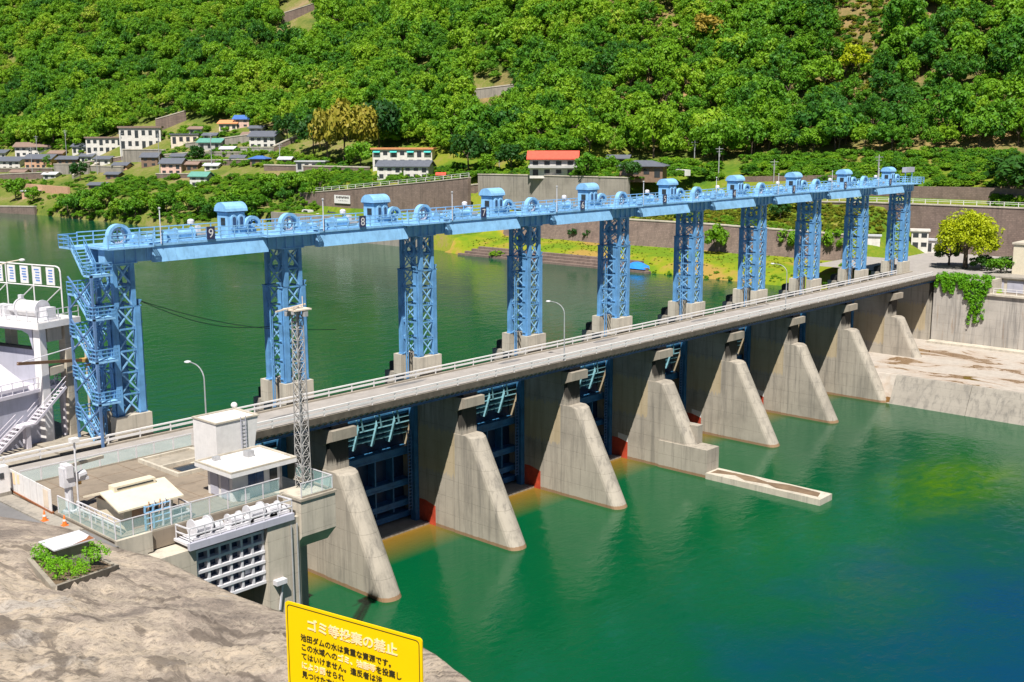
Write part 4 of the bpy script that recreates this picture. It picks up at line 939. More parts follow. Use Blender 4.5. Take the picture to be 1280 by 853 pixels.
hs('long_building', 'long low tan building with flat grey roof high in the village', 231, 181, 34, 13, 'roof_slate', 'wall_cream', 'flat', .05, 1, .4, cat='building')
hs('small_house', 'house with an orange tiled roof at the top of the village', 285, 164, 24, 13, 'roof_orange', 'wall_cream', 'gable', -.2, 1)
hs('small_house', 'house with a blue roof beside the orange-roofed house', 302, 160, 20, 15, 'roof_blue', 'wall_pink', 'gable', -.2, 2)
hs('small_house', 'white house with grey gable on a white wall at the right of the village', 328, 186, 36, 21, 'roof_slate', 'wall_white', 'gable', -.3, 2)
hs('small_house', 'house with a dull green roof in the middle of the village', 262, 189, 30, 15, 'roof_green', 'wall_grey', 'gable', -.2, 1)
hs('small_house', 'dark-roofed house with a red-brown front below the white apartments', 187, 209, 22, 17, 'roof_slate', 'wall_brown', 'gable', -.2, 2)
hs('small_house', 'pink house with two slate roofs in the lower village', 214, 219, 28, 20, 'roof_slate', 'wall_pink', 'gable', -.2, 2)
hs('small_house', 'white house with a green roof just above the bank trees', 248, 233, 24, 17, 'roof_green', 'wall_white', 'gable', -.3, 2)
hs('small_house', 'house with a bright blue tiled roof right of the village', 322, 207, 21, 12, 'roof_blue', 'wall_brown', 'hip', -.3, 1)
hs('shed', 'long low shed with pale blue roof left of the white twin houses', 388, 213, 38, 11, 'roof_tin', 'wall_grey', 'flat', -.2, 1, .3)
hs('shed', 'small grey shed between the green roof and the terraced field', 264, 213, 18, 8, 'roof_tin', 'wall_white', 'gable', -.2, 1)
hs('small_house', 'white-walled house with slate roof at the left edge', 10, 213, 34, 16, 'roof_slate', 'wall_white', 'gable', -.2, 2)
hs('small_house', 'house with a broad brown roof behind the left edge houses', 42, 196, 44, 17, 'roof_brown', 'wall_white', 'gable', .1, 2)
hs('small_house', 'tan earth-walled house with slate roof near the left edge', 48, 211, 36, 17, 'roof_slate', 'wall_tan', 'gable', -.15, 2)
hs('small_house', 'low slate-roofed house right of the tan house', 84, 208, 28, 12, 'roof_slate', 'wall_brown', 'gable', -.2, 1)
hs('shed', 'small slate-roofed shed among the bank trees at the left', 121, 238, 22, 9, 'roof_slate', 'wall_brown', 'gable', -.2, 1)
hs('shed', 'flat white and rust shed above the river wall at the left', 38, 247, 22, 8, 'roof_tin', 'wall_tan', 'flat', -.1, 1, .5)
hs('small_house', 'pale house with tin roof at the top right of the village walls', 312, 176, 20, 10, 'roof_brown', 'wall_cream', 'gable', -.2, 1)
for a_ in [('low grey-roofed house between the two white apartment blocks and the village steps', 150, 214, 20, 10, 'roof_slate', 'wall_tan'), ('narrow tin-roofed shed below the tan earth-walled house', 62, 224, 18, 8, 'roof_tin', 'wall_grey'),
           ('brown house half hidden right of the pink house', 240, 213, 16, 10, 'roof_brown', 'wall_brown'), ('white cottage with dark roof above the cream block wall', 108, 203, 18, 10, 'roof_slate', 'wall_white'),
           ('pale house with dark roof just left of the bright blue tiled roof', 297, 205, 18, 10, 'roof_slate', 'wall_white'), ('cream cottage at the left edge above the tan wall', 22, 222, 20, 9, 'roof_brown', 'wall_cream'),
           ('brown-roofed house below the sloping road wall', 165, 197, 16, 8, 'roof_brown', 'wall_cream'), ('tin-roofed barn left of the long low shed', 356, 206, 16, 9, 'roof_tin', 'wall_brown'),
           ('house with rusty roof beside the dark triangular wall', 244, 168, 18, 9, 'roof_brown', 'wall_white'), ('grey house with slate roof right of the orange-roofed house', 320, 167, 18, 9, 'roof_slate', 'wall_grey'),
           ('white house with slate roof left of the lower white apartments', 100, 192, 22, 12, 'roof_slate', 'wall_white'), ('pale flat-fronted house right under the sloping road wall', 128, 207, 22, 11, 'roof_slate', 'wall_white'),
           ('tan cottage between the brown roof and the slate roofs at the left', 70, 200, 20, 11, 'roof_brown', 'wall_tan'), ('white house with dark roof behind the cream cottage at the left edge', -4, 200, 26, 12, 'roof_slate', 'wall_white'),
           ('small pale house right of the dull green roof', 284, 193, 18, 9, 'roof_tin', 'wall_white'), ('dark-roofed cream house right of the long low tan building', 262, 176, 18, 9, 'roof_slate', 'wall_cream'),
           ('slate-roofed white house above the pink house', 222, 203, 18, 10, 'roof_slate', 'wall_white'), ('low brown barn below the slanting stair wall', 140, 224, 18, 8, 'roof_slate', 'wall_brown')]:
    hs('small_house', a_[0], a_[1], a_[2], a_[3], a_[4], a_[5], a_[6], 'gable', -.25, 1, .6)
hs('white_hut', 'low white hut seen between the last two towers', 1092, 306, 15, 11, 'roof_tin', 'wall_white', 'flat', -.3, 1, .5, False)
hs('pump_house', 'white boxy pump house with balcony behind the last tower', 1149, 312, 20, 24, 'wall_white', 'wall_white', 'flat', -.3, 2, .5)
hs('annex', 'low white annex with blue shutters right of the pump house', 1166, 316, 22, 16, 'roof_tin', 'wall_white', 'flat', -.3, 1, .5)
# ---------------------------------------------------------------- village walls
def rwall(label, px0, py0, px1, py1, h0, h1, mat, white=True, name='retaining_wall'):
    a = ground(px0, py0); b2 = ground(px1, py1); H0 = h0*depth(a)/FPX; H1 = h1*depth(b2)/FPX
    n = Vector((b2.y-a.y, -(b2.x-a.x), 0)).normalized()
    if n.dot(CAM-a) < 0: n = -n
    t = thing(name, label, 'retaining wall', a)
    k = -n*1.0; dn = Vector((0, 0, -2.5))
    vs = [a+dn, b2+dn, b2+Vector((0,0,H1)), a+Vector((0,0,H0)), a+dn+k, b2+dn+k, b2+Vector((0,0,H1))+k, a+Vector((0,0,H0))+k]
    part(t, 'wall_section', MB().add(vs, [(0,1,2,3),(7,6,5,4),(0,4,5,1),(1,5,6,2),(2,6,7,3),(3,7,4,0)]), mat)
    if white: part(t, 'coping', MB().beam(a+Vector((0,0,H0+.2))+k*.5, b2+Vector((0,0,H1+.2))+k*.5, 1.3, .4), 'pale_concrete')
    return t
rwall('tall stained wall under the white apartment block', 154, 203, 200, 203, 15, 15, 'far_concrete')
rwall('cream block wall below the slate-roofed houses at the left', 68, 218, 110, 218, 12, 12, 'far_concrete')
rwall('sloping road wall climbing from the left houses to the apartments', 97, 209, 205, 192, 4, 4, 'masonry')
rwall('dark triangular wall beside the forest above the apartments', 195, 166, 233, 151, 16, 12, 'masonry')
rwall('long low wall below the orange-roofed house', 232, 186, 312, 178, 6, 9, 'far_concrete')
rwall('white wall under the white house at the village right', 300, 192, 340, 192, 7, 7, 'wall_concrete')
rwall('dark river wall at the far left water edge', -60, 272, 44, 273, 14, 14, 'masonry')
rwall('pink earth wall above the river wall at the left', 30, 240, 85, 243, 10, 9, 'wall_tan', False)
rwall('terrace wall below the village field', 205, 208, 310, 206, 6, 6, 'masonry')
rwall('tan wall at the left edge below the houses', -10, 226, 60, 224, 7, 8, 'masonry')
rwall('dark wall left of the white twin houses', 330, 214, 460, 216, 7, 6, 'masonry')
rwall('pale concrete wall left of the village steps', 112, 216, 152, 216, 8, 7, 'far_concrete')
rwall('low pale wall in front of the brown roof at the left', 20, 202, 66, 202, 4, 4, 'far_concrete')
rwall('pale terrace wall under the dull green roof', 240, 196, 300, 196, 5, 5, 'far_concrete')
rwall('stepped grey wall above the lower white apartments', 100, 186, 152, 180, 5, 6, 'far_concrete')
rwall('pale ramp wall between the village houses', 205, 199, 262, 194, 5, 5, 'far_concrete')
rwall('masonry wall below the pink house', 195, 223, 236, 223, 5, 5, 'masonry')
rwall('long brown wall under the left edge houses', 0, 216, 66, 216, 5, 5, 'masonry')
rwall('slanting concrete stair wall beside the cream block wall', 92, 224, 124, 208, 4, 4, 'far_concrete')
rwall('grey wall right of the white village house', 342, 190, 372, 176, 6, 6, 'masonry')
rwall('grey wall with white rail on the wooded slope', 590, 125, 647, 116, 12, 10, 'far_concrete')
rwall('masonry wall at the top of the wooded slope', 352, 30, 398, 10, 12, 7, 'masonry')
rwall('grey wall and driveway left of the pale concrete wall', 520, 250, 606, 244, 9, 14, 'masonry')
rwall('brown field wall on the terraces at the right', 930, 228, 1060, 226, 7, 7, 'masonry', False)
rwall('brown earth bank on the terraces at the far right', 1130, 246, 1280, 240, 8, 8, 'soil', False)
# ---------------------------------------------------------------- utility poles
for px, py, hpx, lab in [(41, 222, 38, 'left village'), (47, 200, 30, 'brown roof at the left'), (84, 205, 42, 'slate roofs at the left'), (153, 206, 40, 'apartment steps'), (122, 218, 30, 'cream wall'), (200, 216, 48, 'village steps'), (265, 212, 46, 'terraced field'), (350, 205, 26, 'blue roof'), (624, 212, 20, 'pale concrete wall'), (898, 226, 42, 'wood behind the gantry'), (1097, 232, 38, 'terraces behind the last towers'), (868, 200, 24, 'trees above the slate hip roof'), (967, 228, 28, 'field terraces')]:
    p = ground(px, py); h = hpx*depth(p)/FPX
    t = thing('utility_pole', 'grey utility pole by the '+lab, 'utility pole', p, 'utility poles of the far bank')
    link('pole', MB().tube((0, 0, -.5), (0, 0, h), .17, 7, .11).mesh('pole', 'grey_steel'), t)
    link('crossarm', MB().beam((-.75, .75, h-.6), (.75, -.75, h-.6), .12, .12).beam((-.5, .5, h-1.4), (.5, -.5, h-1.4), .1, .1).mesh('crossarm', 'grey_steel'), t)
    link('transformer', MB().tube((.25, .1, h-2.8), (.25, .1, h-1.9), .25, 8).mesh('transformer', 'grey_steel'), t)
# parked vehicles on the quay
def car(label, p, rz, body, L=4.2, W=1.7, h=1.5, van=False):
    t = thing('parked_van' if van else 'parked_car', label, 'van' if van else 'car', p, None, rz)
    prof = [(-L/2, .3), (-L/2, h*.62), (-L/2+.25, h*.97), (L*.12, h), (L*.30, h*.66), (L/2-.1, h*.58), (L/2, .35)] if not van else [(-L/2, .3), (-L/2, h*.95), (L*.28, h), (L*.42, h*.55), (L/2, h*.5), (L/2, .3)]
    part(t, 'body', MB().prism(prof, 'y', -W/2, W/2), body, local=True)
    part(t, 'side_window', MB().prism([(-L*.38, h*.62), (-L*.36, h*.9), (L*.10, h*.92), (L*.22, h*.64)], 'y', -W/2-.015, W/2+.015), 'dark_glass', local=True)
    part(t, 'windscreen', MB().beam((L*.135, 0, h*.96), (L*.285, 0, h*.68), W*.86, .05, (0, 1, 0)), 'dark_glass', local=True)
    for x in (-L*.3, L*.3):
        for y in (-W/2, W/2): part(t, 'wheel', MB().tube((x, y-.1, .32), (x, y+.1, .32), .32, 12), 'black_rubber', local=True)
    return t
car('dark car parked below the white sign board', gx(413, 271, 176), 1.4, 'number_dark')
car('white van parked on the quay left of the dark car', gx(384, 270, 174), 1.5, 'white_paint', 4.6, 1.8, 2.0, True)
car('small white car parked on the quay beside the van', gx(398, 273, 172), 1.2, 'white_paint', 3.4, 1.5, 1.5)
car('white van on the road in front of the slate hip roof', ground(852, 222), 1.5, 'white_paint', 4.6, 1.8, 2.0, True)
# ================================================================ left bank: yard, sluice
ZY = -.6
yb = thing('sluice_block', 'concrete platform block with the sluice opening at the left end of the dam', 'concrete block', (-6, -8, -22))
part(yb, 'yard_slab', MB().prism([(-14.6, 3.15), (-14.6, -13.7), (-1.4, -13.7), (-1.4, 3.15)], 'z', -1.8, ZY-.004), 'yard_paving')
part(yb, 'back_fill', MB().box(-30, -1.4, -9.0, 3.1, -22, -1.803), 'pale_concrete')
part(yb, 'left_pier', MB().box(-12.6, -9.85, -15.4, -9.003, -22, -1.9), 'pale_concrete')
part(yb, 'left_wall', MB().box(-17.5, -12.603, -14.0, -9.003, -22, -1.803), 'pale_concrete')
part(yb, 'parapet', MB().box(-14.75, -12.2, -14.0, -13.703, -1.8, -.42), 'pale_concrete')
part(yb, 'right_wall', MB().box(-4.2, -1.42, -15.6, -9.003, -22, -1.75), 'pale_concrete')
part(yb, 'rear_wall', MB().box(-9.84, -4.21, -10.6, -9.01, -22, -5.9), 'deck_concrete')
part(yb, 'mast_bracket', MB().prism([(-15.9, ZY), (-15.9, -3.3), (-14.8, -4.5), (-11.0, -4.6), (-11.0, ZY)], 'x', -1.397, 1.75), 'pale_concrete')
part(yb, 'recessed_wall', MB().box(-1.41, 1.44, -12.6, 3.58, -22, -4.605), 'deck_concrete')
part(yb, 'upper_body', MB().box(-1.397, 1.44, -10.997, 3.1, -4.6, ZY-.004), 'pale_concrete')
part(yb, 'bracket_rim', MB().box(-1.5, 1.85, -16.0, -15.8, ZY, -.42).box(1.66, 1.86, -15.8, -11, ZY, -.42).box(-1.5, -1.3, -15.8, -13.7, ZY, -.42), 'deck_concrete')
for x in (-2.2, -1.7): part(yb, 'drain_pipe', MB().tube((x, -15.72, -14), (x, -15.72, -2.2), .06, 8), 'grey_steel')
for z in (-6.3, -9.6):
    part(yb, 'wall_bracket', MB().box(-3.9, -3.0, -16.1, -15.603, z, z+.35).beam((-3.2, -15.8, z), (-3.5, -15.75, z-2.0), .12, .12), 'white_steel')
# sluice gate
sg = thing('sluice_gate', 'white grid sluice gate with dark recessed cells beside the dam', 'sluice gate', (-7.0, -14.4, -6.2))
x0, x1, z0, z1 = -9.78, -4.25, -6.15, -2.15
part(sg, 'skin_plate', MB().box(x0, x1, -14.75, -14.65, z0, z1), 'gate_skin')
for k in range(7): x = x0+.09+(x1-x0-.18)*k/6; part(sg, 'mullion', MB().box(x-.09, x+.09, -15.22, -14.752, z0, z1), 'white_steel')
for k in range(6): z = z0+.08+(z1-z0-.16)*k/5; part(sg, 'crossbar', MB().box(x0-.02, x1+.02, -15.28, -14.752, z-.1, z+.1), 'white_steel')
part(sg, 'cell_panel', MB().box(x0+4.0, x0+4.55, -14.95, -14.76, z0+1.0, z0+1.6), 'white_steel'); part(sg, 'cell_panel', MB().box(x0+.9, x0+1.7, -14.95, -14.76, z0+.2, z0+.8), 'white_steel')
# winch deck
wd = thing('winch_deck', 'white steel winch deck over the sluice gate with railings', 'winch deck', (-6.2, -14.6, -1.75))
part(wd, 'front_beam', MB().box(-10.5, -1.9, -15.75, -15.45, -1.85, -1.35), 'lavender_grey')
part(wd, 'deck_plate', MB().box(-10.5, -1.9, -15.44, -13.72, -1.6, -1.42), 'white_steel')
part(wd, 'lower_truss', MB().box(-9.8, -4.25, -15.4, -15.3, -2.0, -1.9), 'gate_blue')
rail_run(wd, [(-10.4, -13.9, -1.42), (-10.4, -15.6, -1.35), (-2.0, -15.6, -1.35), (-2.0, -13.9, -1.42)], 0, 1.0, 1.2, 'white_steel', (1.0, .5), .06)
def winch(label, x, s=1.0):
    t = thing('drum_winch', label, 'winch', (x, -14.6, -1.42), 'winches over the sluice gate')
    part(t, 'drum', MB().tube((-.45*s, 0, .55*s), (.5*s, 0, .55*s), .42*s, 14), 'white_steel', local=True)
    part(t, 'flange', MB().arc((-.5*s, 0, .55*s), .1, .58*s, 0, 6.2832, 'x', .08, 16), 'white_steel', local=True)
    part(t, 'flange', MB().arc((.55*s, 0, .55*s), .1, .58*s, 0, 6.2832, 'x', .08, 16), 'white_steel', local=True)
    part(t, 'gear_wheel', MB().arc((.72*s, .1, .6*s), .38*s, .5*s, 0, 6.2832, 'x', .1, 16).beam((.72*s, .1-.45*s, .6*s), (.72*s, .1+.45*s, .6*s), .06, .06).beam((.72*s, .1, .15*s), (.72*s, .1, 1.05*s), .06, .06), 'grey_steel', local=True)
    part(t, 'motor', MB().tube((.9*s, -.1, .35*s), (1.5*s, -.1, .35*s), .22*s, 10).box(.85*s, 1.55*s, -.3, .1, 0, .12), 'white_steel', local=True)
    part(t, 'frame', MB().box(-.7*s, 1.6*s, -.5, -.4, 0, .16).box(-.7*s, 1.6*s, .4, .5, 0, .16), 'white_steel', local=True)
winch('large white rope drum at the left end of the winch deck', -9.0, 1.15)
winch('small white winch in the middle of the winch deck', -6.3, .85)
winch('white winch with a spoked gear wheel right of the middle of the deck', -4.6, 1.05)
winch('white winch at the right end of the winch deck', -3.0, .8)
# glass fences
def glass_fence(label, pts, h=1.15, step=1.6, top=True, cat='fence'):
    t = thing('glass_fence', label, cat, pts[0]); o = wloc(t)
    for a, b2 in zip(pts[:-1], pts[1:]):
        a = Vector(a); b2 = Vector(b2); n = max(1, int(round((b2-a).length/step)))
        for k in range(n):
            p = a.lerp(b2, k/n); q = a.lerp(b2, (k+1)/n); d = (q-p)
            part(t, 'post', MB().box(p.x-.03, p.x+.03, p.y-.03, p.y+.03, p.z, p.z+h), 'white_steel')
            part(t, 'glass_panel', MB().beam(p+d*.05+Vector((0,0,h*.53)), q-d*.05+Vector((0,0,h*.53)), .02, h*.84), 'fence_glass')
        if top: part(t, 'top_rail', MB().beam(a+Vector((0,0,h)), b2+Vector((0,0,h)), .06, .06), 'white_steel')
        part(t, 'kerb', MB().beam(a+Vector((0,0,.06)), b2+Vector((0,0,.06)), .16, .12), 'deck_concrete')
    return t
Z0 = ZY
glass_fence('clear glass fence along the road side of the yard', [(-13.4, 3.0, Z0), (-7.0, 3.0, Z0), (-2.2, 3.0, Z0), (1.4, 3.0, Z0)])
glass_fence('clear glass fence behind the winch deck at the front of the yard', [(-12.0, -13.6, Z0), (-1.55, -13.6, Z0)], 1.35)
glass_fence('clear glass fence on the left front corner of the yard', [(-14.5, -5.4, Z0), (-14.6, -13.6, Z0), (-12.1, -13.6, Z0)], 1.35)
glass_fence('clear glass fence round the lattice mast platform', [(-1.2, -15.7, -.42), (1.65, -15.7, -.42), (1.65, -11.2, -.42)], 1.1, 1.1)
# white board fence on the left
a, b2 = gz(15, 614, ZY), gz(66, 642, ZY)
t = thing('board_fence', 'white solid panel fence with red notices at the left edge', 'fence', a)
n = 6
for k in range(n):
    p = a.lerp(b2, k/n); q = a.lerp(b2, (k+1)/n-.012)
    part(t, 'panel', MB().beam(p+Vector((0,0,.92)), q+Vector((0,0,.92)), .06, 1.6), 'white_paint')
part(t, 'kerb', MB().beam(a+Vector((0,0,.05)), b2+Vector((0,0,.05)), .2, .14), 'rust')
dv = (b2-a).normalized(); nv = Vector((-dv.y, dv.x, 0)); nv = nv if nv.dot(CAM-a) > 0 else -nv
for k, (u, w_, h_, zz, m_) in enumerate([(.7, .35, .9, .7, 'sign_pink'), (1.5, .3, .7, .9, 'sign_pink'), (6.3, .8, 1.3, .25, 'wall_cream')]):
    c = a+dv*u+nv*.05; part(t, 'notice', MB().beam(c+Vector((0,0,zz)), c+Vector((0,0,zz+h_)), w_, .02, nv), m_)
gp = gz(5, 618, ZY)
t = thing('gate_pillar', 'white gate pillar with a dark intercom at the left edge', 'gate pillar', gp)
part(t, 'pillar', MB().box(-1.0, .35, -.35, .35, .25, 2.2), 'white_paint', local=True); part(t, 'base', MB().box(-1.05, .4, -.4, .4, -.1, .248), 'far_concrete', local=True); part(t, 'intercom', MB().box(-.35, -.05, -.39, -.352, 1.3, 1.75), 'dark_glass', local=True)
# the ground in front of the fence
struct('forecourt', MB().add([(-60, -4, -.72), (-18.5, -12, -.72), (-14.7, -14.2, -.72), (-14.65, 3.2, -.72), (-60, 3.2, -.72)], [(0, 1, 2, 3, 4)]), 'dark_asphalt')
struct('pavement', MB().box(-16.0, -14.75, -9.5, 3.0, -1.5, -.62), 'far_concrete')
for px, py, lab in ((56, 651, 'orange and white traffic cone beside the white panel fence'), (81, 657, 'small orange cone at the foot of the glass fence')):
    p = gz(px, py, -.62); t = thing('traffic_cone', lab, 'traffic cone', p)
    part(t, 'base', MB().box(-.2, .2, -.2, .2, 0, .05), 'orange_plastic', local=True); part(t, 'cone', MB().tube((0, 0, .05), (0, 0, .75), .16, 12, .03), 'orange_plastic', local=True)
    part(t, 'band', MB().tube((0, 0, .32), (0, 0, .45), .122, 12, .095), 'white_paint', local=True)
for k in range(5): part(yb, 'paving_joint', MB().box(-14.5, -1.45, -12.6+k*3.3, -12.56+k*3.3, ZY-.003, ZY+.003), 'soil')
for k in range(4): part(yb, 'paving_joint', MB().box(-11.6+k*3.0, -11.56+k*3.0, -13.6, 3.1, ZY-.003, ZY+.0045), 'soil')
# control hut
t = thing('control_hut', 'white control hut with a wide flat canopy roof by the mast', 'building', (-2.7, -10.8, ZY))
part(t, 'wall', MB().box(-4.75, -.4, -12.3, -9.1, ZY, 1.55), 'white_paint')
part(t, 'roof', MB().box(-5.5, .25, -13.35, -8.6, 1.553, 1.85), 'white_paint')
part(t, 'roof_rim', MB().box(-5.5, .25, -13.35, -13.2, 1.853, 1.98).box(-5.5, -5.35, -13.2, -8.6, 1.853, 1.98).box(.1, .25, -13.2, -8.6, 1.853, 1.98).box(-5.35, .1, -8.75, -8.6, 1.853, 1.98), 'pale_concrete')
for (xa, xb) in ((-3.4, -2.75), (-2.7, -2.05)): w_ = part(t, 'window', MB().box(xa, xb, -12.36, -12.303, .3, 1.35), 'window_blue'); part(w_, 'frame', MB().box(xa-.05, xb+.05, -12.39, -12.362, 1.35, 1.42).box(xa-.05, xb+.05, -12.39, -12.362, .22, .3), 'white_steel')
part(t, 'door', MB().box(-1.5, -.85, -12.36, -12.303, ZY+.1, 1.35), 'dark_glass')
for (ya, yb_) in ((-11.9, -10.9), (-10.5, -9.5)): part(t, 'side_shutter', MB().box(-4.81, -4.753, ya, yb_, ZY+.1, 1.2), 'lavender_grey')
part(t, 'roof_vent', MB().box(-2.2, -1.6, -10.6, -10.0, 1.853, 2.3).box(-4.4, -3.9, -9.6, -9.2, 1.853, 2.15), 'grey_steel')
part(t, 'air_unit', MB().box(-4.3, -3.6, -12.75, -12.39, ZY+.05, .1), 'wall_grey')
part(t, 'downpipe', MB().tube((-.5, -12.36, ZY), (-.5, -12.36, 1.55), .05, 6), 'grey_steel')
# tall white box
t = thing('ladder_house', 'tall plain white box housing with a ladder up its side', 'building', (1, -4, ZY))
part(t, 'wall', MB().add([(-1.2, -4.9, ZY), (2.1, -4.9, ZY), (2.1, -1.6, ZY), (-1.2, -1.6, ZY), (-1.2, -4.9, 3.2), (2.75, -4.9, 3.2), (2.75, -1.6, 3.2), (-1.2, -1.6, 3.2)], [(3,2,1,0),(4,5,6,7),(0,1,5,4),(1,2,6,5),(2,3,7,6),(3,0,4,7)]), 'white_paint')
part(t, 'rim', MB().box(-1.27, 2.85, -4.98, -4.8, 3.203, 3.32).box(-1.27, -1.1, -4.8, -1.53, 3.203, 3.32).box(2.65, 2.85, -4.8, -1.53, 3.203, 3.32).box(-1.1, 2.65, -1.7, -1.53, 3.203, 3.32), 'pale_concrete')
lad = MB().box(.95, 1.0, -5.12, -5.07, 0, 3.5).box(1.4, 1.45, -5.12, -5.07, 0, 3.5)
for k in range(11): lad.box(1.0, 1.4, -5.11, -5.08, .1+k*.3, .14+k*.3)
part(t, 'ladder', lad, 'lavender_grey')
# cream shed with ridge vent
t = thing('machine_shed', 'low cream shed with a ridge vent in the corner of the yard', 'shed', (-11.4, -10.3, ZY))
part(t, 'wall', MB().box(-13.2, -9.5, -12.2, -8.5, ZY, 1.0), 'cream_paint')
part(t, 'roof', MB().prism([(-12.8, .98), (-10.35, 1.75), (-7.9, .98), (-7.9, 1.1), (-10.35, 1.88), (-12.8, 1.1)], 'x', -13.85, -9.0), 'cream_paint')
part(t, 'gable_end', MB().prism([(-12.2, 1.002), (-10.35, 1.7), (-8.5, 1.002)], 'x', -13.19, -9.51), 'wood_brown')
part(t, 'ridge_vent', MB().box(-13.0, -9.9, -10.75, -9.95, 1.6, 2.15), 'cream_paint'); part(t, 'vent_slot', MB().box(-12.8, -10.1, -10.78, -10.752, 1.93, 2.02), 'dark_glass')
part(t, 'door', MB().box(-12.6, -11.7, -12.27, -12.203, ZY+.02, .75), 'wall_tan'); part(t, 'window', MB().box(-11.3, -10.3, -12.26, -12.203, -.1, .6), 'dark_glass')
# clutter by the shed
t = thing('pipe_rack', 'blue and white pipe rack standing before the cream shed', 'rack', (-11.2, -13.0, ZY))
for x in (-.9, -.3, .4, 1.0): part(t, 'upright', MB().box(x-.05, x+.05, -.05, .05, 0, 1.7), 'blue_steel' if x < 0 else 'white_steel', local=True)
for z in (.4, .8, 1.2, 1.6): part(t, 'bar', MB().box(-.95, 1.05, -.04, .04, z-.03, z+.03), 'blue_steel', local=True)
for k in range(4): part(t, 'pipe', MB().tube((-.6+.4*k, .25, 0), (-.5+.42*k, .12, 1.9), .05, 6), 'white_steel' if k % 2 else 'wall_tan', local=True)
t = thing('yard_railing', 'white pipe railing left of the cream shed', 'railing', (-13.7, -8, ZY)); rail_run(t, [(-13.7, -6.6), (-13.7, -12.6)], ZY, 1.0, .9, 'white_steel', (1.0, .5), .06)
t = thing('yard_railing', 'white pipe railing right of the cream shed', 'railing', (-8.7, -12, ZY)); rail_run(t, [(-10.2, -13.1), (-8.6, -13.0), (-8.6, -11.4)], ZY, 1.0, .8, 'white_steel', (1.0, .5), .05)
# davit crane
cb = gz(88, 640, ZY)
t = thing('davit_crane', 'white davit crane with a horizontal jib at the left of the yard', 'crane', cb)
part(t, 'post', MB().tube((0, 0, 0), (0, 0, 2.2), .28, 10).tube((0, 0, 0), (0, 0, .15), .5, 10), 'white_steel', local=True)
part(t, 'head', MB().box(-.45, .35, -.35, .4, 1.9, 3.3).box(-.3, .2, -.5, .5, 2.6, 3.5), 'white_steel', local=True)
part(t, 'jib', MB().beam((0, 0, 3.35), (3.4, 1.4, 3.05), .2, .24), 'pale_concrete', local=True)
part(t, 'winch', MB().tube((.6, -.1, 2.5), (1.3, .2, 2.5), .3, 10).box(.3, 1.5, -.1, .4, 2.1, 2.3), 'white_steel', local=True)
part(t, 'hook_block', MB().tube((.9, .2, 1.8), (.9, .2, 2.2), .16, 8), 'timber_yellow', local=True)
lp = gz(99, 639, ZY)
t = thing('yard_lamp', 'thin white lamp pole with square head in the yard at the left', 'lamp', lp)
part(t, 'pole', MB().tube((0, 0, 0), (0, 0, 5.2), .07, 8).box(-.25, .25, -.25, .25, 0, .12), 'white_steel', local=True); part(t, 'lamp_head', MB().box(-.28, .28, -.28, .28, 5.1, 5.35), 'white_paint', local=True)
# pits in the yard
t = thing('yard_pit', 'sunken rectangular pit with concrete rims in the yard', 'pit', (-2, 0, ZY))
part(t, 'rim', MB().box(-4.2, -3.95, -4.0, 2.1, ZY-.001, -.3).box(-3.95, .6, -4.0, -3.75, ZY-.001, -.3).box(-3.95, .6, 1.85, 2.1, ZY-.001, -.3).box(.35, .6, -3.75, 1.85, ZY-.001, -.3).box(-3.95, .35, -1.1, -.9, ZY-.001, -.32), 'pale_concrete')
part(t, 'cover', MB().box(-3.94, .34, -.89, 1.84, ZY-.002, -.5), 'deck_concrete'); part(t, 'dark_opening', MB().box(-3.2, -.3, -3.3, -1.5, ZY-.002, -.57), 'dark_glass')
# globe lamp on the far side of the road
gl = gy(293, 507, 9.9)
t = thing('globe_lamp', 'white globe lamp on a short post behind the far railing', 'lamp', (gl.x, 9.95, -.74))
part(t, 'post', MB().tube((0, 0, 0), (0, 0, gl.z+.5), .05, 6), 'white_steel', local=True); part(t, 'globe', MB().ball((0, 0, gl.z+.74), .32, 12, 8), 'white_paint', True, local=True)
# ---------------------------------------------------------------- lattice mast
t = thing('lattice_mast', 'slender white lattice mast with lamps at its top beside the control hut', 'mast', (.75, -13.4, -.42))
def lattice(t, z0, z1, w0, w1, n, r, mat):
    W = lambda z: w0+(w1-w0)*(z-z0)/(z1-z0)
    cs = [(-1, -1), (1, -1), (1, 1), (-1, 1)]
    for cx, cy in cs: part(t, 'leg', MB().tube((cx*w0, cy*w0, z0), (cx*w1, cy*w1, z1), r*1.5, 6), mat, local=True)
    for k in range(n):
        za = z0+(z1-z0)*k/n; zb_ = z0+(z1-z0)*(k+1)/n; a, b2 = W(za), W(zb_)
        for i in range(4):
            c, d = cs[i], cs[(i+1) % 4]
            part(t, 'lacing', MB().tube((c[0]*a, c[1]*a, za), (d[0]*b2, d[1]*b2, zb_), r, 4).tube((d[0]*a, d[1]*a, za), (c[0]*b2, c[1]*b2, zb_), r, 4).tube((c[0]*b2, c[1]*b2, zb_), (d[0]*b2, d[1]*b2, zb_), r, 4), mat, local=True)
lattice(t, 0, 13.6, .42, .28, 17, .028, 'mast_grey')
part(t, 'inner_pole', MB().tube((0, 0, 0), (0, 0, 13.6), .06, 6), 'grey_steel', local=True)
part(t, 'top_platform', MB().box(-.75, .75, -.75, .75, 13.45, 13.55), 'wall_cream', local=True)
for k in range(5):
    a = k*1.25; part(t, 'floodlight', MB().box(math.cos(a)*.7-.16, math.cos(a)*.7+.16, math.sin(a)*.7-.16, math.sin(a)*.7+.16, 13.0+.2*(k % 2), 13.35+.2*(k % 2)), 'grey_steel', local=True)
part(t, 'antenna_arm', MB().beam((-1.9, 0, 13.5), (.9, .2, 13.75), .1, .1).tube((.5, 0, 13.5), (.5, 0, 14.4), .03, 5), 'wall_cream', local=True)
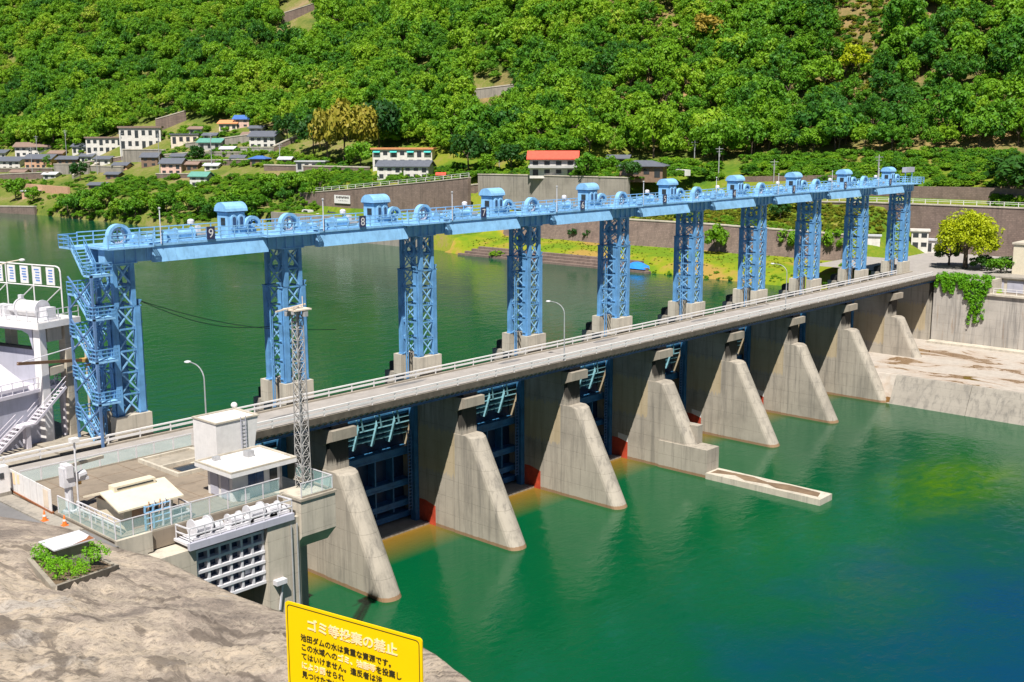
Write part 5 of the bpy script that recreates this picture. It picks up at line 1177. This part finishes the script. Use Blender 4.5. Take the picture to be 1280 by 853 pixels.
# ---------------------------------------------------------------- zigzag stair beside the first tower
st = thing('steel_staircase', 'blue zigzag steel staircase climbing beside the leftmost tower', 'staircase', (-3.2, 11.2, ZY))
def flight(a, b2, w):
    a = Vector(a); b2 = Vector(b2); n = max(3, int(abs(b2.z-a.z)/.24)); side = Vector((w/2, 0, 0))
    for s_ in (-1, 1): part(st, 'stringer', MB().beam(a+side*s_, b2+side*s_, .06, .2), 'blue_steel'); part(st, 'handrail', MB().beam(a+side*s_+Vector((0,0,.95)), b2+side*s_+Vector((0,0,.95)), .05, .05).beam(a+side*s_+Vector((0,0,.5)), b2+side*s_+Vector((0,0,.5)), .04, .04), 'tower_blue')
    o = wloc(st); me = MB().box(-w/2+.03, w/2-.03, -.14, .14, -.03, .03).mesh('tread', 'blue_steel')
    for k in range(n): link('tread', me, st, a.lerp(b2, (k+.5)/n)-o)
    me2 = MB().box(-.025, .025, -.025, .025, 0, .95).mesh('baluster', 'tower_blue')
    for k in range(0, n+1, 2):
        for s_ in (-1, 1): link('baluster', me2, st, a.lerp(b2, k/n)+side*s_-o)
def plat(x0, x1, y0, y1, z, open_=()):
    part(st, 'platform', MB().box(x0, x1, y0, y1, z-.16, z), 'blue_steel')
    e = {'w': [(x0, y0), (x0, y1)], 's': [(x0, y0), (x1, y0)], 'n': [(x0, y1), (x1, y1)]}
    for k, q in e.items():
        if k not in open_: rail_run(st, [(*q[0], z), (*q[1], z)], 0, 1.0, .8, 'tower_blue', (1.0, .66, .33), .05)
zr = [14.0, 10.3, 6.6, 2.9]
plat(-3.6, XL, 12.5, 14.4, 16.2, ('s',))
flight((-2.9, 12.45, 16.15), (-2.9, 10.6, 14.0), 1.2)
for k, z in enumerate(zr):
    plat(-3.5, -1.5, 9.3, 10.6, z, ('n',))
    plat(-3.5, -1.5, 12.7, 13.7, z-1.85, ('s',))
    flight((-1.95, 10.6, z), (-1.95, 12.7, z-1.85), .8)
    if k < 3: flight((-3.0, 12.7, z-1.85), (-3.0, 10.6, zr[k+1]), .8)
    else: flight((-3.0, 12.7, z-1.85), (-3.0, 10.9, -.6), .8)
for (x, y, zt_) in ((-3.4, 13.6, 12.0), (-3.4, 9.4, 14.0), (-1.6, 13.6, 12.0)): part(st, 'column', MB().box(x-.1, x+.1, y-.1, y+.1, -1.0, zt_), 'girder_blue')
for z in zr: part(st, 'bracing', MB().beam((-3.4, 9.4, z-3.2), (-3.4, 13.6, z-.4), .12, .12).beam((-3.4, 13.6, z-3.2), (-3.4, 9.4, z-.4), .12, .12), 'girder_blue')
solo('stair_base', MB().box(-7, -1.8, 9.9, 14.2, -9, -.75), 'deck_concrete', 'concrete footing under the blue zigzag staircase', 'footing')
# ================================================================ intake gate frame at the left edge (turned about 15 degrees)
RI = math.radians(15.2)
ig = thing('intake_gatehouse', 'pale concrete portal frame of the intake gate at the left edge', 'gate structure', (-5.9, 14.6, -9), None, RI)
Zi = 9.0    # local z offset: local z = world z + 9
def lb(x0, x1, y0, y1, z0, z1): return MB().box(x0, x1, y0, y1, z0+Zi, z1+Zi)
for (x, y, m_) in ((0, 0, 'white_paint'), (2.7, 0, 'pale_concrete'), (0, 7.0, 'white_paint'), (2.7, 7.0, 'pale_concrete')):
    part(ig, 'column', MB().add([(x-.1, y, Zi-4), (x+.9, y, Zi-4), (x+.9, y+.9, Zi-4), (x-.1, y+.9, Zi-4), (x+.1, y, Zi+9.2), (x+.75, y, Zi+9.2), (x+.75, y+.8, Zi+9.2), (x+.1, y+.8, Zi+9.2)], [(3,2,1,0),(4,5,6,7),(0,1,5,4),(1,2,6,5),(2,3,7,6),(3,0,4,7)]), m_, local=True)
part(ig, 'top_deck', lb(-.4, 4.2, -.5, 12, 9.2, 9.75), 'white_paint', local=True)
part(ig, 'side_beam', lb(.95, 2.5, .05, .75, 7.9, 9.19), 'pale_concrete', local=True)
part(ig, 'side_beam', lb(.95, 2.5, .05, .75, 4.9, 5.6), 'pale_concrete', local=True)
part(ig, 'haunch', MB().prism([(.95, 9.19+Zi), (.95, 7.2+Zi), (1.4, 8.6+Zi), (2.2, 8.9+Zi), (5.8, 8.9+Zi), (6.5, 8.6+Zi), (6.95, 7.2+Zi), (6.95, 9.19+Zi)], 'x', .1, .8), 'lavender_grey', local=True)
part(ig, 'gate_leaf', lb(1.2, 1.5, .9, 12, -4, 7.0), 'lavender_grey', local=True)
part(ig, 'gate_leaf_edge', lb(1.1, 1.6, .9, 12, 7.003, 7.2), 'black_rubber', local=True)
rail_run_l = MB()
for y in np.arange(-.4, 12, 1.3): rail_run_l.box(-.33, -.27, y-.03, y+.03, 9.75+Zi, 10.75+Zi)
for z in (10.75, 10.25): rail_run_l.box(-.33, -.27, -.4, 12, z-.03+Zi, z+.03+Zi).box(-.3, 4.1, -.43, -.37, z-.03+Zi, z+.03+Zi)
for x in np.arange(-.3, 4.2, 1.1): rail_run_l.box(x-.03, x+.03, -.43, -.37, 9.75+Zi, 10.75+Zi)
part(ig, 'deck_railing', rail_run_l, 'white_steel', local=True)
M_ig = Matrix.Translation((-5.9, 14.6, -9)) @ Matrix.Rotation(RI, 4, 'Z')
def igw(x, y, z): return M_ig @ Vector((x, y, z+Zi))
# drum on top
q = igw(1.6, 2.2, 9.75); t = thing('rope_drum', 'large white rope drum on top of the intake frame', 'rope drum', q, None, RI)
part(t, 'drum', MB().tube((0, -.9, .85), (0, 1.6, .85), .72, 18), 'white_paint', local=True)
part(t, 'flange', MB().arc((0, -1.0, .85), .15, .85, 0, 6.2832, 'y', .12, 18), 'white_steel', local=True); part(t, 'flange', MB().arc((0, 1.7, .85), .15, .85, 0, 6.2832, 'y', .12, 18), 'white_steel', local=True)
part(t, 'gearbox', MB().box(-.5, .5, -2.1, -1.2, 0, 1.1), 'white_steel', local=True); part(t, 'bed', MB().box(-.9, .9, -2.2, 2.0, -.02, .15), 'white_steel', local=True)
q = igw(1.5, 6.2, 9.75); t = thing('gear_unit', 'white gear unit with shafts left of the rope drum', 'winch', q, None, RI)
part(t, 'gearbox', MB().box(-.6, .6, -1.0, .6, 0, 1.0).tube((0, -1.6, .7), (0, 1.6, .7), .25, 10), 'white_steel', local=True); part(t, 'motor', MB().tube((-.3, .8, .45), (-.3, 2.0, .45), .35, 10), 'white_steel', local=True); part(t, 'post_box', MB().box(.5, .8, -1.9, -1.5, 0, 1.9), 'white_steel', local=True)
# five lettered panels on a pipe frame
t = thing('panel_frame', 'white pipe frame carrying five white lettered panels at the left edge', 'sign frame', gz(79, 391, 9.76), None, RI)
fr = MB(); zt = 4.2
fr.path([(0, 0, 0), (0, 0, zt-.5), (0, .12, zt-.15), (0, .5, zt), (0, 12, zt)], .07, 6); fr.tube((0, 0, 2.3), (0, 12, 2.3), .06, 6)
part(t, 'pipe_frame', fr, 'white_paint', local=True)
for y in (3.6, 7.2, 10.8): part(t, 'upright', MB().tube((0, y, 0), (0, y, zt), .06, 6), 'white_paint', local=True)
for y in (0, 3.6, 7.2): part(t, 'brace', MB().tube((.02, y+.02, 2.3), (.02, y+3.0, .2), .05, 6), 'white_paint', local=True)
chars = ['取', '水', '口', '設', '備']
for k in range(5):
    y = .75+k*1.72
    p_ = part(t, 'panel', MB().box(-.05, .0, y, y+1.05, 2.45, 4.05), 'white_paint', local=True)
    rr = random.Random(k)
    for j in range(5):
        z = 2.72+j*.25; part(p_, 'lettering', MB().box(-.065, -.052, y+.17+.1*rr.random(), y+.88-.2*rr.random(), z, z+.10+.06*rr.random()), 'sign_blue', local=True)
q = igw(.6, 5.5, 9.75); t = thing('deck_lamp', 'curved street lamp rising behind the lettered panels', 'lamp', q, None, RI)
part(t, 'pole', MB().path([(0, 0, 0), (0, 0, 4.2), (.1, -.2, 4.6), (.5, -.9, 4.9), (1.0, -1.9, 5.1)], .05, 6), 'wall_cream', local=True); part(t, 'lamp_head', MB().ball((1.1, -2.1, 5.1), .26, 10, 6, .5), 'white_paint', local=True)
# terrace, wing walls and stair in front of the gate
tw = thing('intake_terrace', 'white concrete terrace with railings and stairs before the intake gate', 'terrace', (-8.2, 13.4, -9), None, RI)
Mt = Matrix.Translation((-8.2, 13.4, -9)) @ Matrix.Rotation(RI, 4, 'Z')
part(tw, 'body', MB().box(-9, 4.0, 1.2, 6, 0, 12.6), 'lavender_grey', local=True)
part(tw, 'floor', MB().box(-9, 5.6, .9, 7, 12.603, 12.9), 'lilac_concrete', local=True)
part(tw, 'ramp_wall', MB().prism([(1.2, 12.9), (1.2, 13.3), (6.0, 15.6), (9.0, 15.6), (9.0, 12.9)], 'x', -9, 1.6), 'lilac_concrete', local=True)
rl = MB()
for x in np.arange(-9, 5.6, 1.1): rl.box(x-.03, x+.03, .95, 1.01, 12.9, 13.9)
for z in (13.9, 13.4): rl.box(-9, 5.5, .95, 1.01, z-.03, z+.03)
for y in np.arange(1, 7, 1.1): rl.box(5.45, 5.51, y, y+.06, 12.9, 13.9)
rl.box(5.45, 5.51, 1, 7, 13.87, 13.93).box(5.45, 5.51, 1, 7, 13.37, 13.43)
part(tw, 'railing', rl, 'lilac_concrete', local=True)
part(tw, 'corner_pillar', MB().box(5.0, 5.45, .95, 1.5, 0, 12.6), 'lilac_concrete', local=True)
part(tw, 'mid_pillar', MB().box(.2, .65, .2, .7, 7.5, 10.1), 'lilac_concrete', local=True)
part(tw, 'landing', MB().box(-.2, 1.2, 0.0, 1.1, 10.1, 10.25), 'lilac_concrete', local=True)
def lflight(x0, z0, x1, z1):
    n = int(abs(z1-z0)/.22); me = MB().box(-.14, .14, -.45, .45, -.03, .03).mesh('tread', 'lilac_concrete')
    for k in range(n): u = (k+.5)/n; link('tread', me, tw, (x0+(x1-x0)*u, .5, z0+(z1-z0)*u))
    for y in (.02, .98):
        part(tw, 'stringer', MB().beam((x0, y, z0), (x1, y, z1), .06, .24), 'lilac_concrete', local=True)
        part(tw, 'handrail', MB().beam((x0, y, z0+.95), (x1, y, z1+.95), .05, .05).beam((x0, y, z0+.5), (x1, y, z1+.5), .04, .04), 'lilac_concrete', local=True)
lflight(-3.6, 8.0, -.1, 10.2); lflight(1.1, 10.2, 4.6, 12.75)
part(tw, 'wall_panel', MB().box(-4.6, -2.2, 1.12, 1.197, 9.6, 10.9), 'white_steel', local=True)
solo('intake_apron', MB().box(-40, -1.9, 14.3, 40, -9, -.9), 'deck_concrete', 'concrete ground around the intake frame behind the road', 'platform')
solo('intake_verge', MB().box(-60, -7.1, 9.72, 14.28, -9, -.88), 'deck_concrete', 'concrete verge strip between road and intake terrace', 'platform')
# rusty derrick beside the intake frame
dq = igw(4.6, -.4, 5.0); t = thing('derrick_boom', 'rusty derrick boom with yellow fittings between the frame and the stairs', 'derrick', Vector((dq.x, dq.y, -.9)))
L = dq-Vector((dq.x, dq.y, -.9))
part(t, 'mast', MB().tube((0, 0, 0), (0, 0, 8.2), .12, 8), 'pale_concrete', local=True)
tip = gy(22, 455, dq.y-2.0)-Vector((dq.x, dq.y, -.9))
part(t, 'boom', MB().beam((0, 0, 6.6), tip, .22, .26), 'wood_brown', local=True); part(t, 'stay', MB().tube((0, 0, 8.1), tip, .05, 5), 'white_steel', local=True)
part(t, 'yellow_fitting', MB().box(-.5, .6, -.3, .3, 6.5, 6.8).tube((.1, -.2, 5.9), (.1, -.2, 6.4), .2, 8), 'timber_yellow', local=True); part(t, 'counterweight', MB().box(.2, .9, -.25, .25, 6.8, 7.1), 'rust', local=True)
# overhead cables
for k, (a, b2) in enumerate([(gy(140, 365, 12.2), gy(420, 412, 13)), (gy(165, 372, 12.2), gy(350, 407, 13))]):
    pts = [a.lerp(b2, i/12)-Vector((0, 0, 1.2*math.sin(math.pi*i/12))) for i in range(13)]
    solo('cable', MB().path(pts, .03, 5), 'black_rubber', ['upper', 'lower'][k]+' black cable sagging from the stair tower to the second tower', 'cable')
# ================================================================ foreground rock, planter, sign
EX = [-260, -120, 0, 50, 85, 145, 200, 250, 300, 360, 430, 500, 540, 590, 660, 760]
EY = [615, 632, 645, 654, 660, 685, 698, 722, 746, 768, 783, 795, 815, 853, 920, 1040]
EZ = [-.9, -.75, -.66, -.66, -.62, -.35, .2, 1.1, 2.1, 3.3, 4.8, 6.3, 7.6, 10.0, 13.5, 17.5]
def rock_base(px, py):
    ye = interp(px, EX, EY); ze = interp(px, EX, EZ); u = max(0, (py-ye)/(1140-ye)); z = ze+(19.4-ze)*u**.82
    return gz(px, py, z)
def rock_pt(px, py):
    p = rock_base(px, py); ye = interp(px, EX, EY); k = min(1, max(0, (py-ye)/40)+.12)
    q = p*.16
    d = .55*noise.fractal(q, 1.0, 2.0, 5)+.3*(.3-abs(noise.fractal(p*.33+Vector((5, 2, 1)), .9, 2.1, 5)))+.15*noise.fractal(p*.9, .8, 2.1, 5)
    return p+Vector((0, 0, d*k))
mb = MB(); cols = np.concatenate([np.arange(-260, -20, 24.0), np.arange(-20, 640, 6.0), np.arange(640, 761, 20.0)])
rows = 90; nr_ = 0
for x in cols:
    ye = interp(x, EX, EY); e = rock_pt(x, ye)
    out = Vector((e.x-CAM.x, e.y-CAM.y, 0)).normalized()
    mb.v += [tuple(e+out*6+Vector((0, 0, -22-e.z))), tuple(e+out*(1.7+.6*noise.noise(e*.3))+Vector((0, 0, -3.2))), tuple(e+out*.75+Vector((0, 0, -.75)))]
    for j in range(rows): mb.v.append(tuple(rock_pt(x, ye+(1140-ye)*(j/(rows-1))**1.15)))
R_ = rows+3
for i in range(len(cols)-1):
    for j in range(R_-1): mb.f.append((i*R_+j, (i+1)*R_+j, (i+1)*R_+j+1, i*R_+j+1))
rk = struct('rock_outcrop', mb, 'rock', smooth=True)
# the ground the sign and the photographer stand on
e0 = gz(400, 1130, 19.3)
struct('bank_ground', MB().add([(-140, -40, 2), (-75, -45, 12), (-52, -66, 19.2), (-41, -71, 19.0), (-30, -95, 19), (-30, -160, 22), (-140, -160, 24)], [(0, 1, 2, 3, 4, 5, 6)]), 'bank_ground')
# planter with metal-topped box
pc = rock_pt(92, 712); z = pc.z
cs = [rock_pt(*q) for q in ((38, 712), (68, 737), (146, 712), (100, 692))]
zc = sum(c.z for c in cs)/4
t = thing('planter', 'square concrete kerb holding weeds on the bare rock', 'planter', pc)
for a, b2 in zip(cs, cs[1:]+cs[:1]): part(t, 'kerb', MB().beam(Vector((a.x, a.y, a.z-.05)), Vector((b2.x, b2.y, b2.z-.05)), .24, .55), 'deck_concrete')
part(t, 'soil', MB().add([(c.x, c.y, c.z+.08) for c in cs], [(0, 1, 2, 3)]), 'soil')
cl = []
r4 = np.random.default_rng(8)
for _ in range(230):
    a, b2 = r4.random(2); p = cs[0].lerp(cs[1], a).lerp(cs[3].lerp(cs[2], a), b2); cl.append((p.x, p.y, p.z+.2+.3*r4.random()+(.6 if b2 > .6 and a > .5 else 0)+(.25 if b2 < .3 else 0), .12+.14*r4.random()))
wv = link('weeds', leaf_cloud('weeds', 'leaf_ivy', cl, 40, .05, 5, .9, 1.5)); tag(wv, 'bright green weeds growing inside the concrete kerb on the rock', 'weeds', kind='stuff')
bx = rock_pt(86, 708); d_ = depth(bx); ww = 52*d_/FPX
t = thing('inspection_box', 'small concrete box with a rust-stained metal lid among the weeds', 'box', bx, None, .05)
part(t, 'wall', MB().box(-ww*.40, ww*.40, -ww*.26, ww*.26, -.3, 1.25), 'far_concrete', local=True)
lv = lambda z0: [(-ww*.52, -ww*.36, z0), (ww*.52, -ww*.36, z0), (ww*.52, ww*.36, z0+.1), (-ww*.52, ww*.36, z0+.1)]
part(t, 'lid', MB().add(lv(1.26)+lv(1.33), [(3,2,1,0),(4,5,6,7),(0,1,5,4),(1,2,6,5),(2,3,7,6),(3,0,4,7)]), 'white_steel', local=True)
part(t, 'rust_stain', MB().add([(-ww*.05, -ww*.355, 1.336), (ww*.515, -ww*.355, 1.336), (ww*.515, -ww*.1, 1.371), (ww*.36, -ww*.24, 1.352)], [(0, 1, 2, 3)]), 'rust', local=True)
# yellow sign
TL = CAM+ray(356, 751)*8.0; dr_ = ray(527, 799); TR = CAM+dr_*((TL.z-CAM.z)/dr_.z); Wd = (TR-TL).length
ex = (TR-TL).normalized(); Hs = Wd*1.15
sgn = thing('warning_sign', 'yellow warning sign with black border and Japanese lettering at the bottom edge', 'sign', (TL+TR)/2-Vector((0, 0, 3.2)), None, math.atan2(ex.y, ex.x))
def rrect(x0, x1, z0, z1, r, n=5):
    pts = []
    for cx, cz, a0 in ((x1-r, z1-r, 0), (x0+r, z1-r, 90), (x0+r, z0+r, 180), (x1-r, z0+r, 270)):
        for k in range(n+1): a = math.radians(a0+90*k/n); pts.append((cx+r*math.cos(a), cz+r*math.sin(a)))
    return pts
zt = 3.2
part(sgn, 'plate', MB().prism(rrect(-Wd/2, Wd/2, zt-Hs, zt, .025), 'y', 0, .012), 'sign_yellow', local=True)
o_, i_ = rrect(-Wd/2+.018, Wd/2-.018, zt-Hs+.018, zt-.018, .03), rrect(-Wd/2+.024, Wd/2-.024, zt-Hs+.024, zt-.024, .026)
n = len(o_); part(sgn, 'border', MB().add([(x, -.002, z) for x, z in o_]+[(x, -.002, z) for x, z in i_], [(k, (k+1) % n, n+(k+1) % n, n+k) for k in range(n)]), 'sign_black', local=True)
for x in (-Wd*.3, Wd*.3): part(sgn, 'post', MB().tube((x, .04, -.6), (x, .04, zt-.1), .025, 8), 'grey_steel', local=True)
def line(txt, i0, z, size, mat, x0, adv, bold=.0):
    me = text_mesh(txt, size, mat, bold)
    n = len(txt); xs = [v.co.x for v in me.vertices]
    sx = adv/size
    for v in me.vertices: v.co.x *= sx
    o = link('lettering', me, sgn, (x0+i0*adv-Wd/2, -.003, z)); o.rotation_euler = (math.pi/2, 0, 0)
A = .70*Wd/15; X0 = .115*Wd
line('ゴミ等投棄の禁止', 0, zt-.165, .092, 'sign_pink', .165*Wd, .67*Wd/8, .0018)
line('池田ダムの水は貴重な資源です。', 0, zt-.262, .056, 'sign_black', X0, A, .0002)
line('この水域への', 0, zt-.332, .056, 'sign_black', X0, A, .0002); line('ゴミ、油脂等', 6, zt-.332, .056, 'sign_pink', X0, A, .001); line('を投棄し', 12, zt-.332, .056, 'sign_black', X0, A, .0002)
line('てはいけません。違反者は法', 0, zt-.402, .056, 'sign_black', X0, A, .0002)
line('により罰', 0, zt-.472, .056, 'sign_pink', X0, A, .001); line('せられ', 4, zt-.472, .056, 'sign_black', X0, A, .0002)
line('見つけた方は', 0, zt-.542, .056, 'sign_black', X0, A, .0002)
# ================================================================ far bank planting
TREES = [  # px, py(base), radius px, height px, material, label
 (586, 214, 24, 52, 'leaf_dark', 'dark dense evergreen right of the long white building'), (610, 216, 12, 24, 'leaf_fresh', 'round clipped bright tree above the pale concrete wall'),
 (450, 212, 19, 36, 'leaf_forest', 'round green tree left of the long white building'), (640, 214, 20, 34, 'leaf_dark', 'dark tree left of the red-roofed building'),
 (735, 224, 17, 34, 'leaf_fresh', 'light green tree right of the red-roofed building'), (785, 238, 15, 24, 'leaf_dark', 'round tree in front of the slate hip roof'),
 (760, 215, 13, 22, 'leaf_fresh', 'pale leafy tree between the two dark wooden houses'), (1262, 250, 40, 58, 'leaf_dark', 'large dark tree at the right edge above the guard rail'),
 (895, 318, 15, 40, 'leaf_fresh', 'feathery willow on the bank left of the seventh tower'), (985, 318, 14, 34, 'leaf_fresh', 'feathery willow on the bank between the seventh and eighth towers'),
 (1042, 320, 15, 34, 'leaf_fresh', 'bushy willow on the bank beyond the eighth tower'), (718, 297, 9, 14, 'leaf_dark', 'round bush against the block wall left of the fifth tower'), (735, 299, 8, 13, 'leaf_dark', 'smaller round bush right beside the fifth tower'),
 (1055, 350, 11, 22, 'leaf_forest', 'bright bush at the water between the last towers'), (975, 275, 13, 26, 'leaf_dark', 'dark tree behind the gantry at the eighth tower'), (1000, 262, 14, 28, 'leaf_dark', 'dark green tree above the wall left of the eighth tower'),
 (622, 322, 12, 10, 'leaf_forest', 'low spreading bush at the water left of the fourth tower'), (20, 250, 14, 28, 'leaf_fresh', 'bright tree above the dark river wall at the left edge'), (42, 254, 10, 22, 'leaf_forest', 'tree right of the bright one above the river wall'),
 (60, 208, 6, 12, 'leaf_forest', 'small tree before the slate-roofed houses at the left'), (100, 226, 11, 24, 'leaf_dark', 'dark shrub tree by the village stairs'), (246, 202, 12, 20, 'leaf_dark', 'round shrub below the dull green roof'),
 (50, 186, 16, 34, 'leaf_fresh', 'fresh green tree behind the brown roof at the left'), (1067, 96, 19, 40, 'leaf_lime', 'single yellow-green tree on the bare strip of the hillside'), (884, 60, 26, 40, 'leaf_bamboo', 'olive yellow tree high on the hillside'),
 (430, 206, 27, 84, 'leaf_bamboo', 'tallest golden bamboo clump below the wood'), (410, 202, 21, 64, 'leaf_bamboo', 'golden bamboo clump on the left of the tallest one'), (452, 200, 20, 70, 'leaf_bamboo', 'golden bamboo clump on the right of the tallest one'),
 (475, 190, 25, 66, 'leaf_dark', 'tall dark green tree right of the golden bamboo'), (392, 192, 20, 50, 'leaf_dark', 'dark green tree left of the golden bamboo'), (360, 180, 18, 40, 'leaf_dark', 'dark tree above the village right end')]
for px, py, rp, hp, mt, lab in TREES:
    p = ground(px, py); d = depth(p); tree('bank_tree', lab, 'tree', p-Vector((0, 0, .3)), rp*d/FPX, hp*d/FPX, mt)
# trees along the left water edge
r5 = np.random.default_rng(21)
def in_poly(px, py, poly):
    c = False; j = len(poly)-1
    for i in range(len(poly)):
        if (poly[i][1] > py) != (poly[j][1] > py) and px < (poly[j][0]-poly[i][0])*(py-poly[i][1])/(poly[j][1]-poly[i][1])+poly[i][0]: c = not c
        j = i
    return c
for k in range(44):
    px = 82+k*7.4+r5.uniform(-4, 4); py = r5.uniform(256, 274)-(14 if px > 330 else 0)-(px-80)*.02+(5 if 170 < px < 300 else 0)
    p = ground(px, py); d = depth(p); rp = r5.uniform(10, 15)
    tree('bank_tree', 'bright leafy tree in the row along the water below the village', 'tree', p-Vector((0, 0, .3)), rp*d/FPX, rp*d/FPX*r5.uniform(1.7, 2.2), 'leaf_fresh' if r5.random() < .7 else 'leaf_forest', 'trees along the water below the village')
# shrubs and undergrowth as one mass
PG = [[(150, 224), (260, 224), (460, 214), (460, 226), (300, 246), (110, 246)], [(200, 192), (320, 188), (440, 205), (440, 214), (210, 206)], [(300, 222), (470, 220), (700, 214), (610, 222), (395, 243), (300, 262)],
      [(930, 196), (1280, 190), (1280, 240), (1100, 232), (930, 222)], [(640, 206), (900, 206), (900, 226), (720, 226)], [(540, 210), (660, 205), (660, 220), (540, 222)], [(0, 180), (120, 180), (120, 192), (0, 192)], [(200, 176), (240, 160), (330, 170), (330, 178)],
      [(1240, 225), (1280, 225), (1280, 262), (1240, 262)], [(840, 268), (1000, 280), (1000, 296), (870, 284)], [(560, 313), (640, 318), (640, 324), (560, 320)], [(790, 336), (1060, 350), (1060, 356), (860, 348)], [(60, 260), (230, 268), (400, 248), (400, 264), (235, 281), (60, 271)], [(0, 212), (120, 200), (120, 262), (50, 262), (0, 235)], [(200, 165), (380, 172), (380, 200), (210, 192)]]
dat = []
for k, poly in enumerate(PG):
    xs = [q[0] for q in poly]; ys = [q[1] for q in poly]; area = (max(xs)-min(xs))*(max(ys)-min(ys)); n = int(area/ (16 if k < 3 else 26))
    for _ in range(n):
        px, py = r5.uniform(min(xs), max(xs)), r5.uniform(min(ys), max(ys))
        if in_poly(px, py, poly):
            p = ground(px, py); d = depth(p); dat.append((p.x, p.y, p.z-.5, r5.uniform(3.2, 6.5)*d/FPX*(1.45 if k in (3, 4, 8) else 1.0 if k < 10 or k == 12 else .6)))
scatter('undergrowth', 'green shrubs and undergrowth between the houses and walls of the far bank', 'undergrowth', dat, CROWN['leaf_forest'][:3]+CROWN['leaf_fresh'], hs=(.55, .9))
# scrub on the bare strips of the hillside, grass tufts on the bank
dat = []
for _ in range(700):
    px, py = r5.uniform(990, 1130), r5.uniform(-10, 115); p = ground(px, py)
    dat.append((p.x, p.y, p.z-.4, r5.uniform(.7, 1.5)))
scatter('hill_scrub', 'olive and tan scrub on the bare strips of the hillside', 'scrub', dat, CROWN['leaf_bamboo'][:1]+CROWN['leaf_grass'][:1]+CROWN['leaf_forest'][:2], hs=(.5, .9))
dat = []
for _ in range(900):
    x = r5.uniform(166, 184); y = r5.uniform(34, 138); dat.append((x, y, H(x, y)-.1, r5.uniform(.10, .26)))
for _ in range(1800):
    x = r5.uniform(187, 203); y = r5.uniform(30, 110); dat.append((x, y, H(x, y)-.12, r5.uniform(.3, .7)))
scatter('bank_grass', 'yellow-green grass covering the flat river bank', 'grass', dat, CROWN['leaf_grass'], hs=(.5, .9))
